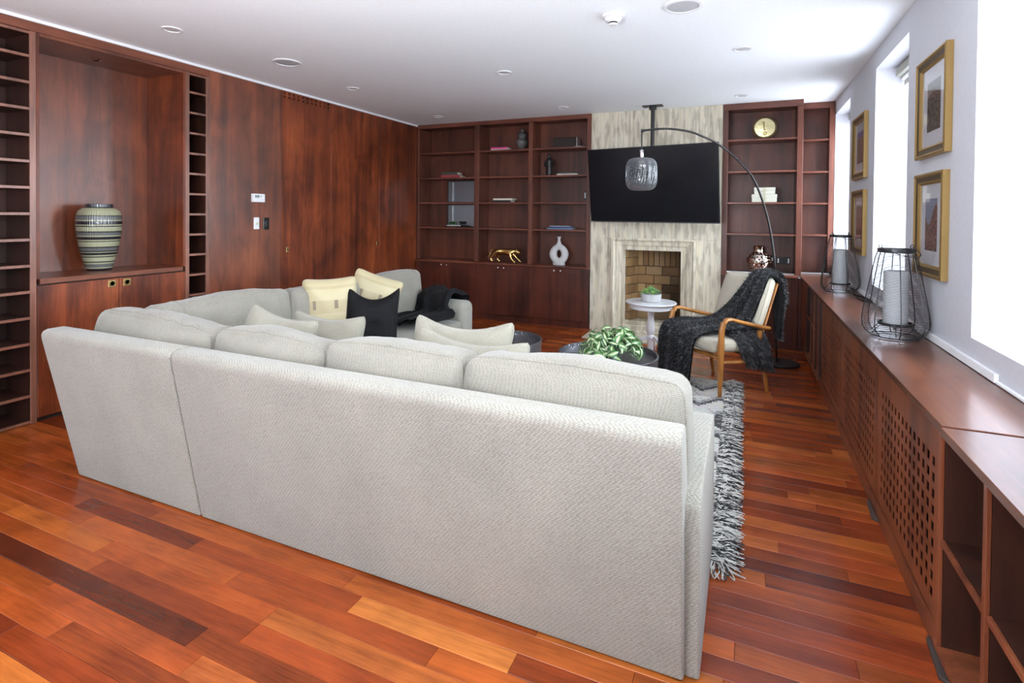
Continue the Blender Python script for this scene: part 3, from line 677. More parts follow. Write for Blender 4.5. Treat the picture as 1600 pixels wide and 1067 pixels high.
# ------------------------------------------------------------------ ceiling fittings
LG = plain('lamp_glass', (.70, .70, .70), .25)
def downlight(x, y, label):
    t = thing('downlight', label, 'light', (x, y, H-.001), group='recessed ceiling downlights')
    M().lathe([(.052, 0), (.072, 0), (.070, -.006), (.056, -.007), (.052, 0)], 32).build('trim_ring', WHITE, t)
    M().lathe([(.0, -.004), (.030, -.004), (.051, -.002), (.051, -.0005)], 32).build('lamp', LG, t)
for x, y, s in ((-3.86, 2.60, 'recessed white downlight above the vase niche'), (-3.86, 4.567, 'recessed white downlight above the concealed doors with the vent'), (-3.865, 6.31, 'recessed white downlight in the far corner above the three-bay bookcase, by the panelling'),
                (-2.085, 4.574, 'recessed white downlight in the middle of the ceiling'), (-2.082, 6.339, 'recessed white downlight above the right bay of the three-bay bookcase'), (-.034, 4.625, 'recessed white downlight on the window side, above the armchair'), (-.046, 6.40, 'recessed white downlight near the bookcase with the gold disc')):
    downlight(x, y, s)
def cspk(x, y, label):
    t = thing('ceiling_speaker', label, 'speaker', (x, y, H-.001))
    M().lathe([(.098, 0), (.122, 0), (.120, -.007), (.100, -.009), (.098, 0)], 40).build('rim', WHITE, t)
    M().lathe([(0, -.0065), (.06, -.0063), (.0975, -.004), (.0975, -.0005)], 40).build('grille', plain('speaker_cloth', (.50, .50, .52), .8), t)
cspk(-.376, 3.545, 'round white ceiling speaker beside the smoke detector')
cspk(-3.741, 3.554, 'round white ceiling speaker above the thermostat panel')
t = thing('smoke_detector', 'stepped white smoke detector on the ceiling', 'detector', (-.821, 3.541, H-.001))
M().lathe([(.075, 0), (.074, -.014), (.060, -.020)], 36).build('base', WHITE, t)
M().lathe([(.058, -.0201), (.050, -.040), (.036, -.046)], 36).build('body', WHITE, t)
M().lathe([(.028, -.0461), (.028, -.056), (.0, -.056)], 24).build('slots', DARK, t)
M().lathe([(.030, -.0561), (.032, -.060), (.026, -.066), (0, -.067)], 24).build('cap', WHITE, t)

# ------------------------------------------------------------------ soft shapes
def softbox(size, r=.06, bulge=(.02, .04, .03), amp=.008, freq=4, seed=0, N=16, slump=0):
    hx, hy, hz = size[0]/2, size[1]/2, size[2]/2; hh = Vector((hx, hy, hz)); so = Vector((seed*7.3, seed*3.1, 0))
    def f(p):
        q = Vector((p[0]*hx, p[1]*hy, p[2]*hz)); c = Vector([max(-h+r, min(h-r, a)) for a, h in zip(q, hh)]); d = q-c
        pos = c+(d.normalized()*r if d.length > 1e-9 else Vector((0, 0, 0)))
        for k in range(3):
            a, b = [j for j in range(3) if j != k]
            pos[k] += (p[k]**3)*bulge[k]*(1-p[a]**2)*(1-p[b]**2)
        if slump and p[2] > 0: pos.z -= slump*p[2]*(p[0]*.5+.5)
        nrm = d.normalized() if d.length > 1e-9 else Vector((0, 0, 1))
        w = mn.noise((pos+so)*freq)*amp + mn.noise((Vector((pos.x*3, pos.y, pos.z))+so)*freq*2.2)*amp*.45
        return pos+nrm*w
    m = M(); S = [-1, -.97, -.9, -.8]+[-.8+1.6*i/(N-1) for i in range(1, N-1)]+[.8, .9, .97, 1]; n = len(S)-1
    for ax in range(3):
        for sg in (-1, 1):
            def P(i, j):
                p = [0, 0, 0]; p[ax] = sg; p[(ax+1) % 3] = S[i]; p[(ax+2) % 3] = S[j]; return f(p)
            vs = [P(i, j) for i in range(n+1) for j in range(n+1)]
            fs = [((i*(n+1)+j), ((i+1)*(n+1)+j), ((i+1)*(n+1)+j+1), (i*(n+1)+j+1)) for i in range(n) for j in range(n)]
            if sg < 0: fs = [x[::-1] for x in fs]
            m.add(vs, fs, sm=True)
    return m, f
def weld(o, d=.0004):
    bm = bmesh.new(); bm.from_mesh(o.data); bmesh.ops.remove_doubles(bm, verts=bm.verts, dist=d); bmesh.ops.recalc_face_normals(bm, faces=bm.faces); bm.to_mesh(o.data); bm.free()
    o.data.polygons.foreach_set('use_smooth', [True]*len(o.data.polygons)); return o
def seam_tube(f, py, r=.0035, n=28):
    pts = []
    for k in range(4*n):
        s = k//n; t = -1+2*(k % n)/n
        p = [(t, py, 1), (1, py, -t), (-t, py, -1), (-1, py, t)][s]; pts.append(f(p))
    return pts
def euler(rx, ry, rz): return Matrix.Rotation(rz, 4, 'Z') @ Matrix.Rotation(ry, 4, 'Y') @ Matrix.Rotation(rx, 4, 'X')
def back_cushion(label, loc, size, rot, seed, slump=0, bulge=(.02, .05, .03), amp=.012, mat=None):
    t = thing('back_cushion', label, 'cushion', loc, group='loose back cushions of the sectional sofa')
    m, f = softbox(size, .055, bulge, amp, 3.2, seed, slump=slump)
    E_ = euler(*rot); o = m.xf(E_).build('cover', mat or CUSH, t); weld(o)
    for py in (-.72, .72):
        M().tube([E_ @ p for p in seam_tube(f, py)], .0032, 5, True).build('piping', CUSH, t)
    return t

# ------------------------------------------------------------------ sectional sofa
def sofa_box(name, x0, y0, z0, x1, y1, z1, p, mat=None, bev=.03):
    return M().box(x0, y0, z0, x1, y1, z1).build(name, mat or CREAM, p, world=True, bevel=bev, seg=4)
bp_ = [(1.775, .003), (1.622, .80), (1.619, .825), (1.628, .846), (1.65, .854), (1.725, .854), (1.748, .846), (1.758, .825), (1.885, .43), (1.885, .003)]
def back_run(m, a, b): return m.prism(bp_, 'X', a, b)
s1 = thing('sofa_section', 'long cream sofa section whose plain back faces the viewer, ending beside the rug', 'sofa', (-1.3, 2.2, 0), group='cream sectional sofa')
back_run(M(), -2.418, -.158).build('backrest', CREAM, s1, world=True, bevel=.012, seg=3, sharp=50)
sofa_box('base', -2.415, 1.89, .018, -.285, 2.66, .30, s1, bev=.015)
ao = M(); ap = [(1.80, .003), (1.77, .30), (1.735, .52), (1.75, .585), (1.80, .61), (2.0, .62), (2.45, .628), (2.56, .61), (2.60, .56), (2.625, .45), (2.63, .020), (2.40, .020), (2.39, .003)]
ao.prism(ap, 'X', -.280, -.112).build('armrest', CREAM, s1, world=True, bevel=.03, seg=4, sharp=60)
for i, (a, b) in enumerate(((-2.40, -1.70), (-1.69, -.99), (-.98, -.29))):
    m, f = softbox((b-a, .80, .15), .045, (.004, .012, .02), .004, 3, 20+i); o = m.xf(Matrix.Translation(((a+b)/2, 2.30, .378))).build('seat_cushion', CUSH, s1, world=True); weld(o)
s2 = thing('sofa_section', 'cream corner section of the sofa, joined to the long section at a seam', 'sofa', (-2.95, 2.2, 0), group='cream sectional sofa')
# mitred outer corner, its side leaning out a little
lp = [(-3.434, .018), (-3.478, .80), (-3.481, .825), (-3.474, .846), (-3.455, .854)]
m = M(); vs = []
for (yy, zz) in bp_: 
    x = -3.434-.047*max(0, min(1, zz/.84)); vs += [(x, yy, zz)]
nb_ = len(bp_)
vs2 = [(-2.428, yy, zz) for yy, zz in bp_]
m.add(vs+vs2, [tuple(range(nb_)), tuple(range(nb_, 2*nb_))[::-1]]+[(i, nb_+i, nb_+(i+1) % nb_, (i+1) % nb_) for i in range(nb_)])
m.build('backrest', CREAM, s2, world=True, bevel=.014, seg=3, sharp=50)
def side_run(p, y0, y1):
    poly = [(-3.434, .018), (-3.478, .80), (-3.481, .825), (-3.474, .846), (-3.455, .854), (-3.375, .854), (-3.355, .846), (-3.345, .82), (-3.28, .43), (-3.28, .018)]
    return M().prism(poly, 'Y', y0, y1).build('side_backrest', CREAM, p, world=True, bevel=.010, seg=3, sharp=50)
side_run(s2, 1.888, 2.70)
sofa_box('base', -3.27, 1.89, .018, -2.43, 2.695, .30, s2, bev=.015)
m, f = softbox((.84, .80, .15), .045, (.004, .01, .02), .004, 3, 31); o = m.xf(Matrix.Translation((-2.85, 2.30, .378))).build('seat_cushion', CUSH, s2, world=True); weld(o)
s3 = thing('sofa_section', 'cream sofa section along the panelling, its far arm under black fur', 'sofa', (-2.95, 3.8, 0), group='cream sectional sofa')
side_run(s3, 2.708, 4.85)
sofa_box('base', -3.27, 2.705, .018, -2.53, 4.60, .30, s3, bev=.015)
sofa_box('armrest', -3.05, 4.61, .018, -2.52, 4.85, .625, s3, bev=.07)
for i, (a, b) in enumerate(((2.72, 3.65), (3.66, 4.59))):
    m, f = softbox((.76, b-a, .15), .045, (.01, .004, .02), .004, 3, 33+i); o = m.xf(Matrix.Translation((-2.89, (a+b)/2, .378))).build('seat_cushion', CUSH, s3, world=True); weld(o)
for x in (-2.455, -2.38):
    pass
# back cushions
bc = back_cushion
bc('wrinkled cream cushion in the sofa corner, behind the short back panel', (-2.93, 1.925, .70), (.93, .22, .47), (-.09, .0, 0), 1, slump=.05, amp=.026)
bc('cream back cushion just right of the seam in the sofa back', (-2.075, 1.925, .688), (.70, .22, .44), (-.09, 0, 0), 2, slump=.015, amp=.014)
bc('plump cream back cushion in the middle of the row along the near back', (-1.365, 1.925, .695), (.70, .23, .46), (-.09, 0, 0), 3)
bc('widest cream back cushion, at the rug end of the near back', (-.585, 1.93, .70), (.83, .24, .47), (-.09, 0, 0), 4, bulge=(.02, .05, .03))
bc('wrinkled cream back cushion against the side back, in front of the niche cabinet doors', (-3.17, 2.50, .705), (.22, .96, .45), (0, -.10, 0), 5, amp=.022, bulge=(.05, .02, .03))
bc('cream back cushion behind the yellow plaid pillows, below the thermostat', (-3.17, 3.47, .69), (.22, .95, .44), (0, -.10, 0), 6, amp=.014, bulge=(.05, .02, .02))
bc('smooth cream back cushion at the far end of the sofa beside the black fur throw', (-3.17, 4.35, .69), (.22, .76, .43), (0, -.10, 0), 7, amp=.01, bulge=(.05, .02, .03))

# ------------------------------------------------------------------ pillows
def pillow(label, w, h, th, loc, rot, mat, seed, piping=None, concave=.07, col=None, cat='pillow', N=22, droop=0, group=None):
    t = thing('throw_pillow', label, cat, loc, group=group)
    E_ = euler(*rot); so = Vector((seed*5.1, 0, seed))
    def F(u, v, s):
        x = w/2*u*(1-concave*(1-v*v)); z = h/2*v*(1-concave*1.3*(1-u*u))
        z -= droop*(1-u*u)*(v+1)*.5
        k = max(0, (1-u**4)*(1-v**4))**.5*(1-.22*(u*u+v*v)*.5)
        rc = max(0, abs(u)+abs(v)-1.72)/.28; x *= 1-.07*rc*rc; z *= 1-.07*rc*rc
        y = s*th/2*k
        wv = mn.noise(Vector((x, 0, z))*7+so)*.022*k + mn.noise(Vector((x*2, s, z*2))*9+so)*.010*k
        return E_ @ Vector((x, y+wv, z))
    for s in (-1, 1):
        m = M()
        g = [-1+2*i/N for i in range(N+1)]; g = [math.sin(a*PI/2) for a in g]
        vs = [F(a, b, s) for a in g for b in g]; fs = []; cs = []
        for i in range(N):
            for j in range(N):
                fs.append((i*(N+1)+j, (i+1)*(N+1)+j, (i+1)*(N+1)+j+1, i*(N+1)+j+1)); cs.append(col(g[i], g[j]) if col else None)
        if s > 0: fs = [f[::-1] for f in fs]
        m.v = vs; m.f = fs; m.c = cs; m.sm = [True]*len(fs)
        if s < 0: keep = m
        else:
            b = len(keep.v); keep.v += m.v; keep.f += [tuple(i+b for i in f) for f in m.f]; keep.c += m.c; keep.sm += m.sm
    o = keep.build('cover', mat, t, fix=False); weld(o, .0006)
    if piping:
        pts = [];  n = 20
        for k in range(4*n):
            q = k//n; a = -1+2*(k % n)/n; p = [(a, -1), (1, a), (-a, 1), (-1, -a)][q]; pts.append(F(p[0], p[1], 1))
        M().tube(pts, .005, 6, True).build('piping', piping, t)
    return t
def plaid(u, v):
    a = (.47, .40, .235)
    if -.18 < v < .28 or .62 < v < .74: a = (.42, .345, .20)
    if (-.12 < v < .22):
        if .0 < u < .28 or .55 < u < .85 or -.75 < u < -.55: a = (.20, .15, .09)
    if abs(u+.2) < .03 or abs(v-.25) < .03: a = (.40, .33, .19)
    return a
PLAID = tinted('plaid_silk', .42, sheen=.3)
pillow('pale yellow pillow with brown checks, standing in front of the other yellow one', .42, .50, .19, (-2.98, 3.28, .745), (-.14, -.04, .75), PLAID, 1, None, .06, plaid, cat='pillow')
pillow('pale yellow pillow with brown bands, standing on its corner behind the black fur pillow', .45, .47, .15, (-3.0, 3.82, .735), (-.12, .35, .75), PLAID, 2, None, .06, plaid)
pillow('black fur pillow with two pointed ears, in the middle of the sofa', .42, .50, .20, (-2.69, 3.42, .685), (-.24, .06, .62), FURB, 3, None, .06, droop=.10)
pillow('cream rectangular pillow slumped in the sofa corner, the nearer of the two by the corner',   .56, .40, .20, (-2.50, 2.30, .725), (-.26, .10, -.06), PILL, 4, PILL, .06, droop=.03)
pillow('cream rectangular pillow with piping, in front of the yellow and black pillows', .56, .43, .20, (-2.42, 2.60, .66), (-.30, .0, .05), PILL, 5, PILL, .06, droop=.035)
pillow('cream piped pillow with raised corners, the farther of the two before the round tables', .60, .47, .20, (-1.39, 2.50, .715), (-.26, -.0, .04), PILL, 6, PILL, .06, droop=.055)
pillow('cream piped pillow leaning nearest the back cushions, before the small far table', .64, .44, .19, (-1.24, 2.28, .705), (-.36, .03, -.03), PILL, 7, PILL, .06, droop=.045)

# ------------------------------------------------------------------ black fur throw over the far sofa arm
def drape(name, label, path, xs, mat, seed, amp=.02, ncol=26, cat='blanket', th=.018):
    """path: (y,z) polyline across the arm; xs: left/right x at each path point"""
    t = thing(name, label, cat, (sum(x[0]+x[1] for x in xs)/2/len(xs), path[len(path)//2][0], path[0][1]))
    n = len(path)
    # resample
    K = 40
    def at(u):
        k = min(n-2, int(u*(n-1))); f = u*(n-1)-k; f = f*f*(3-2*f)*.5+f*.5
        a, b = path[k], path[k+1]; c, d = xs[k], xs[k+1]
        return (a[0]*(1-f)+b[0]*f, a[1]*(1-f)+b[1]*f, c[0]*(1-f)+d[0]*f, c[1]*(1-f)+d[1]*f)
    def P(u, v, off):
        y, z, xa, xb = at(u); y2, z2, _, _ = at(min(1, u+.02)); y1, z1, _, _ = at(max(0, u-.02))
        T = Vector((0, y2-y1, z2-z1)); T = T.normalized() if T.length > 1e-6 else Vector((0, 1, 0)); N_ = Vector((0, -T.z, T.y))
        if N_.z < 0 and abs(N_.z) > .5: N_ = -N_
        x = xa+(xb-xa)*v+.012*math.sin(u*17+seed)
        w = (mn.noise(Vector((x*7, u*2.2, seed)))+.5*mn.noise(Vector((x*16, u*4, seed+5)))+.6)*amp
        return Vector((x, y, z))+N_*sg*(w+off)
    cy = sum(p[0] for p in path)/n
    # direction test so the folds lie outside the arm
    sg = 1
    y, z, _, _ = at(.5); y2, z2, _, _ = at(.52); T = Vector((0, y2-y, z2-z)).normalized(); 
    if T.y > 0: sg = 1
    else: sg = -1
    def PP(u, v, off):
        y, z, xa, xb = at(u); a = at(min(1, u+.03)); b = at(max(0, u-.03))
        T = Vector((0, a[0]-b[0], a[1]-b[1])); T = T.normalized() if T.length > 1e-6 else Vector((0, 1, 0)); N_ = Vector((0, -T.z, T.y))*sg
        x = xa+(xb-xa)*v+.014*math.sin(u*15+seed)
        w = (mn.noise(Vector((x*7, u*2.2, seed)))+.5*mn.noise(Vector((x*16, u*4, seed+5)))+.75)*amp
        return Vector((x, y, z))+N_*(w+off)
    m = M(); m.grid(lambda u, v: PP(u, v, th*math.sin(PI*min(1, max(0, v)))**.3), K, ncol); m.grid(lambda u, v: PP(u, v, 0), K, ncol)
    m.build('cloth', mat, t, world=True)
    return t
drape('fur_throw', 'glossy black fur throw draped over the far arm of the sofa and onto its seat', [(4.88, .40), (4.875, .55), (4.86, .63), (4.80, .655), (4.68, .66), (4.60, .65), (4.575, .58), (4.55, .50), (4.42, .478), (4.20, .482), (3.90, .484)],
      [(-3.14, -2.62), (-3.06, -2.62), (-3.08, -2.60), (-3.10, -2.60), (-3.10, -2.60), (-3.10, -2.60), (-3.04, -2.62), (-3.02, -2.58), (-3.02, -2.53), (-3.0, -2.50), (-2.90, -2.48)], FURB, 3, .075)

# ------------------------------------------------------------------ rug
rug = thing('rug', 'black white and grey patterned woven rug with a long shaggy fringe beside the sofa', 'rug', (-1.2, 3.9, 0.0145))
def rug_col(x, y, r):
    w = (.60, .585, .54); k = (.03, .03, .032); g = (.26, .255, .26)
    if r.random() < .05: return g
    b = mn.noise(Vector((x*3.1, y*2.2, 4.2)))
    zig = (y*2.6+.55*abs(((x*3.2) % 1)-.5)*2) % 1
    if zig < .17: return k if r.random() < .93 else g
    if .17 <= zig < .36: return g if r.random() < .55 else (.42, .41, .40)
    if b > .28: return k
    return tuple(c*r.uniform(.85, 1.05) for c in w)
m = M(); rr = random.Random(3); nx, ny = 118, 150; x0, x1, y0, y1 = -2.45, -.098, 2.45, 5.17
vs = []; 
for i in range(nx+1):
    for j in range(ny+1):
        x = x0+(x1-x0)*i/nx; y = y0+(y1-y0)*j/ny; vs.append((x, y, .0125+.0035*mn.noise(Vector((x*30, y*30, 0)))))
fs = [(i*(ny+1)+j, (i+1)*(ny+1)+j, (i+1)*(ny+1)+j+1, i*(ny+1)+j+1) for i in range(nx) for j in range(ny)]
m.v = vs; m.f = fs; m.sm = [True]*len(fs); m.c = [rug_col(x0+(x1-x0)*(i+.5)/nx, y0+(y1-y0)*(j+.5)/ny, rr) for i in range(nx) for j in range(ny)]
WOOL = tinted('wool', .95, sheen=.2)
m.build('weave', WOOL, rug, world=True, fix=False)
M().box(x0, y0, .001, x1, y1, .008).build('backing', plain('rug_backing', (.35, .34, .31), .9), rug, world=True)
def fringe(m, xa, dirx, n, rr, L=.11):
    for k in range(n):
        y = y0+(y1-y0)*(k+rr.random())/n; c = rr.choice([(.62, .61, .57)]*5+[(.03, .03, .032)]*5+[(.2, .2, .2)])
        a = rr.gauss(0, .45); ln = L*rr.uniform(.75, 1.15); pts = []; x, yy = xa-dirx*.03, y; z = .010+rr.random()*.012
        for q in range(6):
            pts.append((x, yy, max(.006, z+math.sin(q/5*PI)*.012*rr.random()-q*.0012))); x += dirx*math.cos(a)*(ln+.03)/5; yy += math.sin(a)*(ln+.03)/5; a += rr.gauss(0, .30)
        m.tube(pts, [.0032, .0034, .0034, .0032, .0028, .002], 4, False, c, flat=.8)
m = M(); fringe(m, x1, 1, 2100, rr)
# a stray tuft at the near corner
for k in range(14):
    a = -1.25+rr.gauss(0, .2); x, y = x1-.02+rr.random()*.04, y0+.02; pts = []
    for q in range(6): pts.append((x, y, .008+.004*rr.random())); x += math.cos(a)*.028; y += math.sin(a)*.028; a += rr.gauss(0, .35)
    m.tube(pts, .0026, 4, False, rr.choice([(.62, .60, .55), (.55, .54, .5), (.04, .04, .04)]))
m.build('fringe', WOOL, rug, world=True, fix=False, kind='stuff')
m = M(); fringe(m, x0, -1, 500, rr); m.build('fringe', WOOL, rug, world=True, fix=False, kind='stuff')

# ------------------------------------------------------------------ round hammered tables
def hammered():
    m, n, l, b = new_mat('hammered_pewter'); tc = n.new('ShaderNodeTexCoord'); vo = n.new('ShaderNodeTexVoronoi'); vo.feature = 'SMOOTH_F1'; vo.inputs['Scale'].default_value = 62; l.new(tc.outputs['Object'], vo.inputs['Vector'])
    bp = n.new('ShaderNodeBump'); bp.inputs['Strength'].default_value = 1; bp.inputs['Distance'].default_value = .008; l.new(vo.outputs['Distance'], bp.inputs['Height']); l.new(bp.outputs[0], b.inputs['Normal'])
    setp(b, col=(.24, .24, .26), metal=.85, rough=.30); return m
HAM = hammered()
def drum(label, x, y, zt3, r):
    t = thing('round_table', label, 'table', (x, y, 0.018), group='hammered metal drum tables')
    z = zt3-.018
    M().lathe([(r*.94, .0), (r*.94, .02), (r*.985, .05), (r, z-.03), (r+.004, z-.012), (r+.005, z-.003), (r+.001, z), (r-.008, z-.002), (r-.010, z-.04)], 72).build('drum', HAM, t, sharp=50)
    M().lathe([(0, z-.045), (r-.011, z-.042)], 72).build('tray_top', HAM, t, sharp=50)
drum('larger hammered grey metal drum table with the leafy plant on top', -.90, 3.84, .50, .355)
drum('hammered grey metal drum table without anything on it, behind the cream pillows', -1.90, 4.20, .43, .33)
# leafy plant
def leaf_mesh(L, W, cols, curl=.25, n=7):
    m = M(); vs = []; 
    for i in range(n+1):
        u = i/n; w = W*math.sin(PI*min(1, u*.96+.02))**.9*(1.1-.3*u); z = curl*L*math.sin(u*PI*.6)-curl*1.3*L*u*u
        for k, s in enumerate((-1, -.42, 0, .42, 1)): vs.append((s*w/2, u*L, z+abs(s)*w*.16))
    for i in range(n):
        for k in range(4):
            c = cols[0] if k in (0, 3) else cols[1]
            m.add([], []); m.f.append((i*5+k, i*5+k+1, (i+1)*5+k+1, (i+1)*5+k)); m.c.append(c); m.sm.append(True)
    m.v = vs; return m
pl = thing('potted_plant', 'bushy trailing plant with cream-striped green leaves on the larger drum table', 'plant', (-.865, 3.80, .4585))
M().lathe([(.045, 0), (.055, .05), (.058, .06), (.052, .06), (.048, .05), (0, .05)], 24).build('pot', plain('grey_pot', (.16, .16, .16), .7), pl)
GR = [(.055, .17, .05), (.07, .21, .05), (.03, .10, .045), (.06, .17, .08)]; CR = [(.46, .56, .30), (.60, .66, .44)]
protos = []
r5 = random.Random(5)
for g in range(6):
    a = (GR[g % 4], CR[g % 2]) if g % 3 else (CR[g % 2], GR[g % 4])
    m = leaf_mesh(.088+.01*(g % 3), .050+.005*(g % 2), (a[0], a[1]), .22+.05*(g % 3))
    protos.append(m)
first = {}
def put_leaf(pr, k, par, mtx, name='leaf', mat=TINTG, cache=first):
    key = (name, k)
    if key not in cache: o = pr.build(name, mat, par, fix=False); cache[key] = o.data
    else: o = bpy.data.objects.new(name, cache[key]); C.objects.link(o); o.parent = par
    o.matrix_local = mtx; return o
stems = M()
for k in range(190):
    th = r5.uniform(0, 2*PI); ph = math.acos(1-r5.random()*.93); R_ = .155+.035*r5.random()
    if k % 3 == 0: R_ *= .72
    d = Vector((math.sin(ph)*math.cos(th), math.sin(ph)*math.sin(th), math.cos(ph)))
    p = Vector((d.x*R_*1.22, d.y*R_*1.1, .045+d.z*R_*1.02))
    if p.z < .03: p.z = .03
    nrm = (d+Vector((r5.gauss(0, .35), r5.gauss(0, .35), r5.gauss(0, .35)+.15))).normalized()
    out = Vector((r5.gauss(0, 1), r5.gauss(0, 1), r5.gauss(-.7, .7))) + d*.5; out = (out-nrm*out.dot(nrm)*.8).normalized()
    X = out.cross(nrm).normalized(); Z = X.cross(out)
    p0 = p-out*.035; p0.z = max(.02, p0.z)
    if p0.z + out.z*.09 < .012: out.z = 0
    sc2 = r5.uniform(.60, .95)
    mt = Matrix(((X.x*sc2, out.x*sc2, Z.x*sc2, p0.x), (X.y*sc2, out.y*sc2, Z.y*sc2, p0.y), (X.z*sc2, out.z*sc2, Z.z*sc2, p0.z), (0, 0, 0, 1)))
    put_leaf(protos[k % 6], k % 6, pl, mt)
    if k % 2 == 0: stems.tube([(0, 0, .055), (p0.x*.4, p0.y*.4, .07+p0.z*.4), tuple(p0)], .0018, 5)
stems.build('stem', plain('green_stem', (.10, .22, .05), .5), pl)
# white pedestal table
WG = plain('white_gloss', (.72, .72, .75), .35, coat=.3)
st = thing('pedestal_table', 'small round white pedestal table on curved feet, in front of the fireplace', 'table', (-.91, 5.86, .0005))
tz = .575
M().lathe([(.0, tz-.075), (.215, tz-.075), (.222, tz-.07), (.222, tz-.03), (.23, tz-.026), (.262, tz-.018), (.268, tz-.008), (.264, tz), (0, tz)], 56).build('tabletop', WG, st)
M().lathe([(0, .04), (.030, .045), (.034, .09), (.034, .17), (.044, .18), (.046, .195), (.036, .205), (.030, .22), (.044, .25), (.047, .29), (.036, .36), (.030, .42), (.034, .43), (.036, .445), (.040, .465), (.046, .47), (.046, tz-.076), (0, tz-.076)], 32).build('pedestal', WG, st)
for k in range(3):
    a = math.radians((205, 325, 85)[k]); pts = [(.025, .15), (.07, .165), (.12, .13), (.155, .06), (.178, .006), (.205, .0), (.185, .05), (.155, .12), (.11, .185), (.06, .21), (.025, .20)]
    M().prism([(x, z) for x, z in pts], 'Y', -.012, .012).xf(Matrix.Rotation(a, 4, 'Z')).build('leg', WG, st, bevel=.003)
sp = thing('succulent_pot', 'pale green succulents in a round grey concrete bowl on the white pedestal table', 'plant', (-.91, 5.86, tz+.001))
M().lathe([(.095, 0), (.104, .01), (.108, .085), (.098, .086), (.094, .065), (0, .065)], 36).build('bowl', plain('concrete', (.48, .48, .48), .85, bump=.4, bs=40), sp)
sl = [leaf_mesh(.052, .024, (c, d), .35, 4) for c, d in (((.24, .48, .14), (.38, .60, .24)), ((.34, .62, .16), (.50, .72, .28)), ((.18, .40, .18), (.36, .55, .32)))]
for q in range(13):
    a = q*2.4; R_ = .022*math.sqrt(q)*1.15; cx, cy = R_*math.cos(a), R_*math.sin(a); cz = .095+.05*(1-R_/.09)
    m = M()
    for k in range(12):
        aa = k*2.4; el = .25+.085*k; L = sl[q % 3]; 
        mt = Matrix.Translation((cx, cy, cz-.02)) @ Matrix.Rotation(aa, 4, 'Z') @ Matrix.Rotation(el, 4, 'X')
        b = len(m.v); m.v += [tuple(mt @ Vector(p)) for p in L.v]; m.f += [tuple(i+b for i in f) for f in L.f]; m.c += L.c; m.sm += L.sm
    m.build('rosette', TINTG, sp, fix=False)

# ------------------------------------------------------------------ armchair
FRp = Vector((-.168, 4.69, 0)); RRp = Vector((.206, 5.058, 0)); RLp = Vector((-.252, 5.502, 0)); FLp = FRp+RLp-RRp
cc = (FRp+RLp)/2; ex = (FRp-FLp).normalized(); ang = math.atan2(ex.y, ex.x)
ch = thing('armchair', 'golden wooden lounge chair with cream seat and back, under the shaggy charcoal throw', 'chair', (cc.x, cc.y, .0), rz=ang)
hw, hd = .315, .262
def limb(pts, rs, name, flat=1):
    m = M().tube(pts, rs, 12, flat=flat); return m.build(name, W_OAK, ch, sharp=60)
for s in (-1, 1):
    z0_ = .0165 if s < 0 else .0165
    limb([(s*hw, -hd, z0_), (s*hw, -hd+.004, .2), (s*hw, -hd+.006, .40), (s*hw, -hd+.012, .55), (s*hw, -hd+.03, .625)], [.017, .025, .031, .026, .024], 'leg', .8)
    limb([(s*hw, hd, .0012 if s > 0 else .0012), (s*hw, hd-.05, .25), (s*hw, hd-.085, .42), (s*hw, hd-.10, .535)], [.016, .023, .027, .022], 'leg', .8)
    limb([(s*hw, -hd+.03, .612), (s*hw, -hd+.06, .646), (s*hw, -hd+.11, .645), (s*hw, -.05, .618), (s*hw, .12, .575), (s*hw, .22, .552), (s*hw, .27, .545)], [.024, .026, .026, .027, .029, .031, .026], 'armrest', .62)
    limb([(s*(hw-.005), -hd+.02, .295), (s*(hw-.005), hd-.06, .262)], [.022, .022], 'side_rail', .6)
limb([(-hw+.01, -hd+.01, .33), (hw-.01, -hd+.01, .33)], [.030, .030], 'front_rail', .5)
limb([(-hw+.01, hd-.07, .28), (hw-.01, hd-.07, .28)], [.024, .024], 'rear_rail', .5)
m, f = softbox((.57, .56, .10), .035, (.006, .01, .02), .003, 3, 41); o = m.xf(Matrix.Translation((0, -.03, .405)) @ Matrix.Rotation(-.05, 4, 'X')).build('seat_cushion', LINEN, ch); weld(o)
M().tube([Matrix.Translation((0, -.03, .405)) @ Matrix.Rotation(-.05, 4, 'X') @ f(p) for p in [(t, q, -.0) for (t, q) in [(-1, -1), (-.5, -1), (0, -1), (.5, -1), (1, -1), (1, -.5), (1, 0), (1, .5), (1, 1), (0, 1), (-1, 1), (-1, .5), (-1, 0), (-1, -.5)]]], .004, 6, True).build('piping', LINEN, ch)
m, f = softbox((.53, .11, .55), .05, (.008, .03, .015), .003, 3, 42)
BM = Matrix.Translation((-.015, .305, .705)) @ Matrix.Rotation(-.38, 4, 'X')
o = m.xf(BM).build('back_cushion', LINEN, ch); weld(o)
M().tube([BM @ p for p in seam_tube(f, -.6)], .004, 6, True).build('piping', LINEN, ch)
M().box(-.26, .06, -.27, .26, .075, .25).xf(BM).build('back_frame', W_OAK, ch, bevel=.008)

